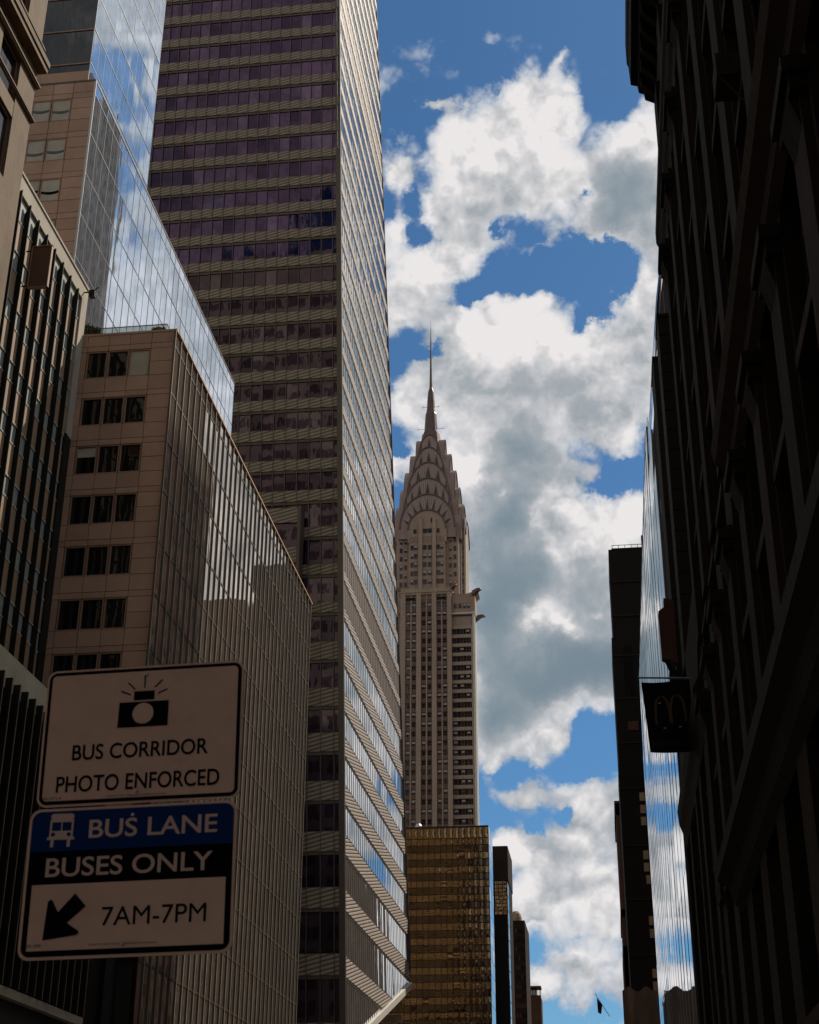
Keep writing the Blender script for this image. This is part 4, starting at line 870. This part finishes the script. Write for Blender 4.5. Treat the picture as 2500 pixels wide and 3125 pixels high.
# banner on its pole
BN = thing('restaurant_banner', 'black hanging banner with golden arches and the word McDonald\'s below them', 'banner', (2.7, 52.5, 19.9))
YB = 52.5
mb = MB(); mb.bar((1.62, YB, 20.1), (3.6, YB, 20.0), .035, 10); mb.bar((1.58, YB, 20.1), (1.62, YB, 20.1), .06, 10); mb.build('pole', 'grey_metal', BN)
def bx(u, v):  # u across 0..1, v down 0..1
    xl = 1.68+.19*v-.03*v*v; xr = 3.42+.04*v; zt_, zb2 = 19.92, 17.30+.0*u
    sag = -.10*math.sin(math.pi*u)*v; x = xl+(xr-xl)*u; return (x, YB+.10*math.sin(u*5+v*2.2), zt_+(zb2-zt_)*v+sag)
mb = MB(); n = 20; vs = [bx(i/n, j/n) for j in range(n+1) for i in range(n+1)]
fs = [(j*(n+1)+i, j*(n+1)+i+1, (j+1)*(n+1)+i+1, (j+1)*(n+1)+i) for j in range(n) for i in range(n)]
mb.add(vs, fs); mb.add([(x, y+.012, z) for x, y, z in vs], fs); mb.build('cloth', 'banner_cloth', BN, smooth=True)
mb = MB()
def onb(u, v, off=-.02): x, y, z = bx(u, v); return Vector((x, y+off, z))
for s_ in (0, 1):
    c0 = .37 if s_ == 0 else .69; pts = []
    for k in range(17):
        t = k/16; a_ = math.pi*(1-t); uu = c0+.155*math.cos(a_); vv = .60-.40*max(math.sin(a_), 0)**.62; pts.append((uu, vv))
    for (p, q_) in zip(pts[:-1], pts[1:]):
        w_ = .028; d = Vector((q_[0]-p[0], q_[1]-p[1])); 
        A = [onb(p[0]-w_, p[1]), onb(p[0]+w_, p[1]), onb(q_[0]+w_, q_[1]), onb(q_[0]-w_, q_[1])]
        mb.add(A, [(0, 1, 2, 3)])
mb.build('arches_emblem', 'banner_gold', BN)
def text_mesh(body, size, name, m, parent, origin, ux, uz_, ext=.002, align='LEFT', sx=1.0, bold=0.0, space=1.0):
    cu = bpy.data.curves.new(name, 'FONT'); cu.body = body; cu.size = size; cu.extrude = ext; cu.align_x = align; cu.offset = bold; cu.space_character = space
    tmp = bpy.data.objects.new(name+'_tmp', cu); COL.objects.link(tmp); bpy.context.view_layer.update()
    me = bpy.data.meshes.new_from_object(tmp.evaluated_get(bpy.context.evaluated_depsgraph_get())); bpy.data.objects.remove(tmp)
    ux = Vector(ux).normalized(); uz_ = Vector(uz_).normalized(); nn = ux.cross(uz_)
    po = ORG(parent)
    for v in me.vertices: c = v.co.copy(); v.co = Vector(origin)+ux*c.x*sx+uz_*c.y+nn*c.z-po
    me.materials.clear(); me.materials.append(MAT[m]); me.name = name
    o = bpy.data.objects.new(name, me); COL.objects.link(o); o.parent = parent; return o
tx = text_mesh("McDonald's", .36, 'lettering', 'banner_text', BN, (1.93, YB-.16, 17.42), (1, 0, .02), (0, 0, 1), sx=.80)
for v in tx.data.vertices:
    u_ = (v.co.x+BN.location.x-1.84)/1.62; v.co.y = YB+.10*math.sin(u_*5+.93*2.2)-.03-BN.location.y
mb = MB()
for (u, v) in ((.30, .30), (.35, .66), (.68, .66)): c = onb(u, v, -.03); mb.bar(c, c+Vector((.09, 0, .01)), .02, 6)
mb.build('vent_slit', 'shade_cloth', BN)
# curved glass building
CG = thing('curved_glass_building', 'sky reflecting glass building whose face sweeps back as it rises, right of the sky gap', 'building', (15, 92, 0))
prof = [(3.5, 1), (3.5, 20), (3.5, 36), (3.62, 43), (4.1, 49), (4.8, 55), (5.74, 63.6), (6.65, 71.4), (7.2, 75), (7.6, 78)]
for i in range(17):
    zl = 78 if i >= 13 else .56*(69+3*i)-4.2; pts = [(x+.35, z) for x, z in prof if z <= zl]
    mb = MB(); mb.prism([(x, 66.05+3*i, z) for x, z in pts]+[(30, 66.05+3*i, pts[-1][1]), (30, 66.05+3*i, 1)], (0, 2.98, 0)); mb.build('core_bay', 'core_dark', CG)
for k in range(len(prof)-1):
    (xa, za), (xb, zb) = prof[k], prof[k+1]; ns = max(1, round((zb-za)/4))
    for j in range(ns):
        f0, f1 = j/ns, (j+1)/ns; mb = MB()
        for i in range(17):
            if i < 13 and za+(zb-za)*f1 > .56*(69+3*i): continue
            y0, y1 = 66+3*i, 69+3*i; t = [random.uniform(-.008, .008) for _ in range(2)]
            p = [(xa+(xb-xa)*f0+t[0], y0, za+(zb-za)*f0), (xa+(xb-xa)*f0+t[1], y1, za+(zb-za)*f0), (xa+(xb-xa)*f1+t[1], y1, za+(zb-za)*f1), (xa+(xb-xa)*f1+t[0], y0, za+(zb-za)*f1)]
            mb.slab(p, (.1, 0, 0))
        mb.build('window_glass', 'sky_glass', CG)
for i in range(18):
    mb = MB()
    for (xa, za), (xb, zb) in zip(prof[:-1], prof[1:]):
        if i < 13 and zb > .56*(69+3*i): continue
        mb.slab([(xa-.012, 66+3*i-.03, za), (xa-.012, 66+3*i+.03, za), (xb-.012, 66+3*i+.03, zb), (xb-.012, 66+3*i-.03, zb)], (.03, 0, 0))
    mb.build('mullion', 'grey_metal', CG)
# dark far tower
class FarMB(MB):
    def build(q, *a_, **k_): q.v = [(v[0]*1.22, v[1]*1.22, 1.6+(v[2]-1.6)*1.22) for v in q.v]; return MB.build(q, *a_, **k_)
DT = thing('black_slab_tower', 'black stone slab tower standing left of the curved glass', 'building', (14, 354, 0))
mb = FarMB(); mb.box(3.6, 283, 0, 26, 300, 84); mb.box(3.75, 283.0, 84, 26, 300, 110); mb.box(4.14, 283.05, 110, 26, 300, 129.4); mb.build('wall', 'black_wall', DT)
mb = FarMB(); mb.box(4.8, 282.9, 129.4, 26, 283.3, 129.6); mb.box(4.8, 282.9, 130.2, 12, 283.0, 130.3)
for k in range(6): mb.box(4.9+1.3*k, 282.9, 129.6, 5.0+1.3*k, 283.0, 130.2)
mb.box(11.0, 283, 129.4, 11.6, 284, 132.3); mb.build('roof_rail', 'dark_brown_wall', DT)
for z in (122, 114.5, 106, 97, 88, 79, 68, 58, 48): mb = FarMB(); mb.box(3.9, 282.8, z, 12, 283.0, z+.25); mb.build('string_course', 'dark_brown_wall', DT)
for z in (76.6, 74.2, 71.9, 65.5, 63.2, 60.9, 53.4, 51.1, 44, 41.8): mb = FarMB(); mb.box(7.3+(.3 if z < 62 else 0), 282.82, z, 8.3+(.3 if z < 62 else 0), 283.02, z+1.6); mb.build('window', 'tan_spandrel', DT)
mb = FarMB(); mb.box(5.9, 282.9, 98, 7.6, 283.05, 108); mb.build('recess', 'joint_black', DT)
mb = FarMB(); mb.box(6.0, 282.8, 90.6, 8.0, 283.0, 92.4); mb.build('sign_block', 'red_brown_wall', DT)
RB = thing('red_brick_tower', 'thin strip of reddish brick building with small cornices left of the black slab tower', 'building', (8, 403, 0))
mb = FarMB(); mb.box(3.0, 320, 0, 16, 345, 86); mb.box(2.75, 320, 83.5, 16, 345, 86.6); mb.box(2.8, 320, 62, 16, 345, 63.5); mb.box(2.8, 320, 48, 16, 345, 56); mb.box(2.6, 320, 34, 16, 345, 43); mb.build('wall', 'red_brown_wall', RB)
# lower blocks at the bottom of the gap
NT = thing('netted_low_building', 'brown netting draped over a low building at the foot of the black slab tower', 'building', (2, 110, 0))
mb = MB(); mb.box(.85, 110.2, 0, 3.3, 116, 17.1); mb.build('wall', 'dark_brown_wall', NT)
mb = MB(); n = 24; row = []
for i in range(n+1):
    u = i/n; x = .78+2.5*u; pk = .35*abs(math.sin(u*math.pi*2.0+.5))**2.2; row.append((x, 110.0+.12*math.sin(u*17), 17.2+pk*.9))
for a, b in zip(row[:-1], row[1:]): mb.add([(a[0], a[1], 12), (b[0], b[1], 12), b, a], [(0, 1, 2, 3)])
mb.build('netting', 'scaffold_net', NT)
FP = thing('far_flag', 'tip of a dark flag on a slanted pole at the bottom of the sky gap', 'flag', (-.5, 60, 9))
mb = MB(); mb.bar((-.62, 60, 10.05), (-.1, 60, 9.2), .012, 6); mb.build('pole', 'grey_metal', FP)
mb = MB(); mb.add([(-.56, 60, 9.90), (-.36, 60.02, 9.62), (-.42, 60.05, 9.3), (-.54, 60, 9.35)], [(0, 1, 2, 3)]); mb.build('cloth', 'red_brown_wall', FP)

# ---------------------------------------------------------------- taller south side towers set back out of view, most there to be mirrored in the glass
def backtower(label, x0, x1, y0, y1, zt, fl_=4.0, wallm='mirrored_brick', bay=3.2):
    t = thing('office_tower', label, 'building', ((x0+x1)/2, (y0+y1)/2, 0)); mb = MB(); mb.box(x0, y0, 0, x1, y1, zt); mb.build('wall', wallm, t)
    n = int((y1-y0)/bay)
    for i in range(n):
        mb = MB(); y = y0+bay*(i+.5)
        mb.box(x0-.3, y-bay*.17, 2, x0, y+bay*.17, zt-3); mb.build('pier', 'mirrored_pier', t)
    mb = MB(); z = 6
    while z < zt-4:
        mb.box(x0-.05, y0+.5, z, x0, y1-.5, z+fl_*.55); z += fl_
    mb.build('window_band', 'black_opening', t); return t
backtower('tall brown tower set back on the south side, mirrored in the blue glass', 23, 44, 246, 268.5, 236)
backtower('brown stone tower on the south side behind the near ornate building', 21, 44, 126, 149.5, 134)  # placed out of view to cast shade on the lower finned front
backtower('brown stone tower on the south side behind the curved glass', 21, 44, 150, 196, 84)
backtower('brown stone tower on the south side directly east of the tallest one', 24, 46, 269.5, 300, 118)
backtower('brown stone tower on the south side, third of the set-back row', 24, 46, 301, 352, 130)
backtower('broad stone block on the south side beyond the curved glass', 22, 44, 198, 236, 104)
backtower('broad dark block on the south side, far beyond the black slab tower', 26, 60, 440, 700, 150)

for (lb, x0, x1, y0, y1, zt) in (('tall tan stone tower behind the viewer on the north side, sunlit and banded', -104, -48, -60, -12, 176), ('tan banded tower behind the viewer standing nearest the north kerb', -47, -27, -70, -14, 120), ('tan banded block behind the viewer on the south side', 3.6, 40, -90, -16, 105)):
    t = thing('stone_tower', lb, 'building', ((x0+x1)/2, (y0+y1)/2, 0)); mb = MB(); mb.box(x0, y0, 0, x1, y1, zt); mb.build('wall', 'gold_stone', t)  # unseen towers added for the bronze glass to mirror and to cut sky light
    z = 6
    while z < zt-6:
        mb = MB(); mb.box(x0+.5, y1, z, x1-.5, y1+.06, z+1.9); mb.build('window_band', 'black_opening', t); z += 3.7
# ---------------------------------------------------------------- bus lane sign on its post
BS = thing('bus_sign', 'two stacked bus lane traffic signs on one post in the foreground', 'traffic sign', (-1.41, 4.4, 0))
RT = .021
ux = Vector((1, 0, RT)).normalized(); uu = Vector((-RT, 0, 1)).normalized()
def plate(cx, cz, w, h, r, y0, y1, n=8):
    """rounded rectangle slab centred on cx,cz facing -Y"""
    pts = []
    for (sx_2, sz_2, a0) in ((1, 1, 0), (-1, 1, 90), (-1, -1, 180), (1, -1, 270)):
        for k in range(n+1):
            a = R(a0+90*k/n); u = sx_2*(w/2-r)+r*math.cos(a); v = sz_2*(h/2-r)+r*math.sin(a); p = Vector((cx, 0, cz))+ux*u+uu*v; pts.append((p.x, y0, p.z))
    mb = MB(); mb.prism(pts, (0, y1-y0, 0)); return mb
YS = 4.35
def onS(u, v, cx, cz, y=YS): p = Vector((cx, 0, cz))+ux*u+uu*v; return (p.x, y, p.z)
def rect(cx, cz, u0, v0, u1, v1, y0, y1):
    mb = MB(); mb.prism([onS(u0, v0, cx, cz, y0), onS(u1, v0, cx, cz, y0), onS(u1, v1, cx, cz, y0), onS(u0, v1, cx, cz, y0)], (0, y1-y0, 0)); return mb
mb = MB(); mb.box(-1.435, 4.385, .15, -1.39, 4.43, 3.2); mb.build('post', 'fin_dark', BS)
# upper panel
c1 = (-1.414, 3.014)
U = plate(*c1, .642, .444, .032, YS, YS+.004).build('upper_panel', 'sign_face', BS)
U['label'] = 'upper sign panel with camera symbol'
plate(*c1, .628, .430, .026, YS-.0012, YS-.0002).build('border', 'sign_black', U)
plate(*c1, .606, .408, .014, YS-.0026, YS-.0014).build('face', 'sign_face', U)
y2, y3 = YS-.0042, YS-.0028
mb = MB(); mb.prism([onS(-.079, .020, *c1, y2), onS(.083, .020, *c1, y2), onS(.083, .102, *c1, y2), onS(-.077, .102, *c1, y2)], (0, .0012, 0))
mb.prism([onS(-.031, .108, *c1, y2), onS(.035, .108, *c1, y2), onS(.035, .137, *c1, y2), onS(-.031, .137, *c1, y2)], (0, .0012, 0))
for (a, b) in (((-.074, .140), (-.042, .127)), ((-.053, .168), (-.029, .144)), ((.001, .188), (.002, .148)), ((.059, .172), (.035, .148)), ((.076, .140), (.047, .127))):
    A, B = Vector(onS(*a, *c1, y2)), Vector(onS(*b, *c1, y2)); d = (B-A).normalized(); e = Vector((-d.z, 0, d.x))*.002
    mb.prism([A-e, B-e, B+e, A+e], (0, .0012, 0))
mb.build('camera_symbol', 'sign_black', U)
mb = MB(); pts = [onS(.002+.034*math.cos(2*math.pi*k/40), .063+.034*math.sin(2*math.pi*k/40), *c1, YS-.0056) for k in range(40)]; mb.prism(pts, (0, .0012, 0)); mb.build('lens_disc', 'sign_face', U)
def stext(body, x, z, capw, caph, m, par, y=YS-.0042, bold=.0):
    """lettering whose left foot stands at x,z, fitted to width capw and cap height caph"""
    o = text_mesh(body, 1.0, 'lettering', m, par, (0, 0, 0), (1, 0, 0), (0, 0, 1), ext=0, bold=bold)
    po = ORG(par); vs = [v.co+po for v in o.data.vertices]; x0, x1 = min(v.x for v in vs), max(v.x for v in vs); z0, z1 = min(v.z for v in vs), max(v.z for v in vs)
    for v in o.data.vertices:
        c = v.co+po; a = (c.x-x0)/(x1-x0)*capw; b = (c.z-z0)/(z1-z0)*caph
        p = Vector((x, y, z))+ux*a+uu*b; v.co = p-po
    return o
stext('BUS CORRIDOR', -1.630, 2.931, .434, .050, 'sign_black', U, bold=.012)
stext('PHOTO ENFORCED', -1.671, 2.829, .517, .052, 'sign_black', U, bold=.012)
stext('DEPT OF TRANSPORTATION', -1.506, 2.811, .187, .006, 'sign_small', U)
stext('SR-2714', -1.713, 2.807, .062, .009, 'sign_small', U)
# lower panel
c2 = (-1.415, 2.560)
Lp = plate(*c2, .650, .452, .034, YS, YS+.004).build('lower_panel', 'sign_face', BS)
Lp['label'] = 'lower sign panel with blue band and arrow'
plate(*c2, .632, .434, .028, YS-.0012, YS-.0002).build('border', 'sign_black', Lp)
mb = MB(); w2, h2, r2 = .632, .434, .028; pts = []
for (sx_2, a0) in ((1, 0), (-1, 90)):
    for k in range(9):
        a = R(a0+90*k/8); pts.append(onS(sx_2*(w2/2-r2)+r2*math.cos(a), (h2/2-r2)+r2*math.sin(a), *c2, YS-.0028))
pts += [onS(-w2/2, .094, *c2, YS-.0028), onS(w2/2, .094, *c2, YS-.0028)]
mb.prism(pts, (0, .0014, 0)); mb.build('blue_band', 'sign_blue', Lp)
rect(*c2, -.298, -.200, .298, -.006, YS-.0026, YS-.0014).build('face', 'sign_face', Lp)
stext('BUS LANE', -1.551, 2.686, .400, .057, 'sign_letter', Lp, bold=.012)
stext('BUSES ONLY', -1.675, 2.570, .516, .058, 'sign_letter', Lp, bold=.012)
stext('7AM-7PM', -1.486, 2.424, .317, .055, 'sign_black', Lp, bold=.0)
stext('DEPT OF TRANSPORTATION', -1.517, 2.367, .205, .006, 'sign_small', Lp)
stext('SR-309', -1.710, 2.364, .045, .009, 'sign_small', Lp)
mb = MB(); y2 = YS-.0042
def R4(u0, v0, u1, v1, cut=0):
    mb.prism([(u0+cut+(u1-u0-2*cut)*0, y2, v0), (u1-cut, y2, v0), (u1, y2, v0+cut), (u1, y2, v1-cut), (u1-cut, y2, v1), (u0+cut, y2, v1), (u0, y2, v1-cut), (u0, y2, v0+cut)] if cut else [(u0, y2, v0), (u1, y2, v0), (u1, y2, v1), (u0, y2, v1)], (0, .0012, 0))
R4(-1.676, 2.747, -1.602, 2.764, .006); R4(-1.676, 2.738, -1.602, 2.747); R4(-1.676, 2.711, -1.670, 2.738); R4(-1.608, 2.711, -1.602, 2.738); R4(-1.6405, 2.711, -1.6375, 2.738)
R4(-1.676, 2.684, -1.602, 2.711); R4(-1.670, 2.662, -1.660, 2.684); R4(-1.618, 2.662, -1.608, 2.684); R4(-1.682, 2.684, -1.676, 2.692); R4(-1.602, 2.684, -1.596, 2.692)
mb.build('bus_symbol', 'sign_letter', Lp)
mb = MB(); 
for u in (-1.664, -1.614): mb.prism([(u+.0065*math.cos(k*math.pi/6), YS-.0056, 2.700+.0065*math.sin(k*math.pi/6)) for k in range(12)], (0, .0012, 0))
mb.build('headlight_dot', 'sign_blue', Lp)
mb = MB(); ap = [(-1.575, 2.521), (-1.5385, 2.483), (-1.592, 2.435), (-1.556, 2.412), (-1.553, 2.406), (-1.559, 2.399), (-1.662, 2.385), (-1.657, 2.497), (-1.650, 2.504), (-1.643, 2.501), (-1.623, 2.466)]
mb.prism([(x, YS-.0042, z) for x, z in ap], (0, .0012, 0)); mb.build('arrow_symbol', 'sign_black', Lp)
for (x, z, par) in ((-1.413, 3.207, U), (-1.414, 2.830, U), (-1.417, 2.754, Lp), (-1.417, 2.372, Lp)):
    mb = MB(); mb.bar((x, YS-.010, z), (x, YS-.001, z), .0055, 8); mb.build('bolt', 'galvanised', par)
print('objects', len(bpy.data.objects))
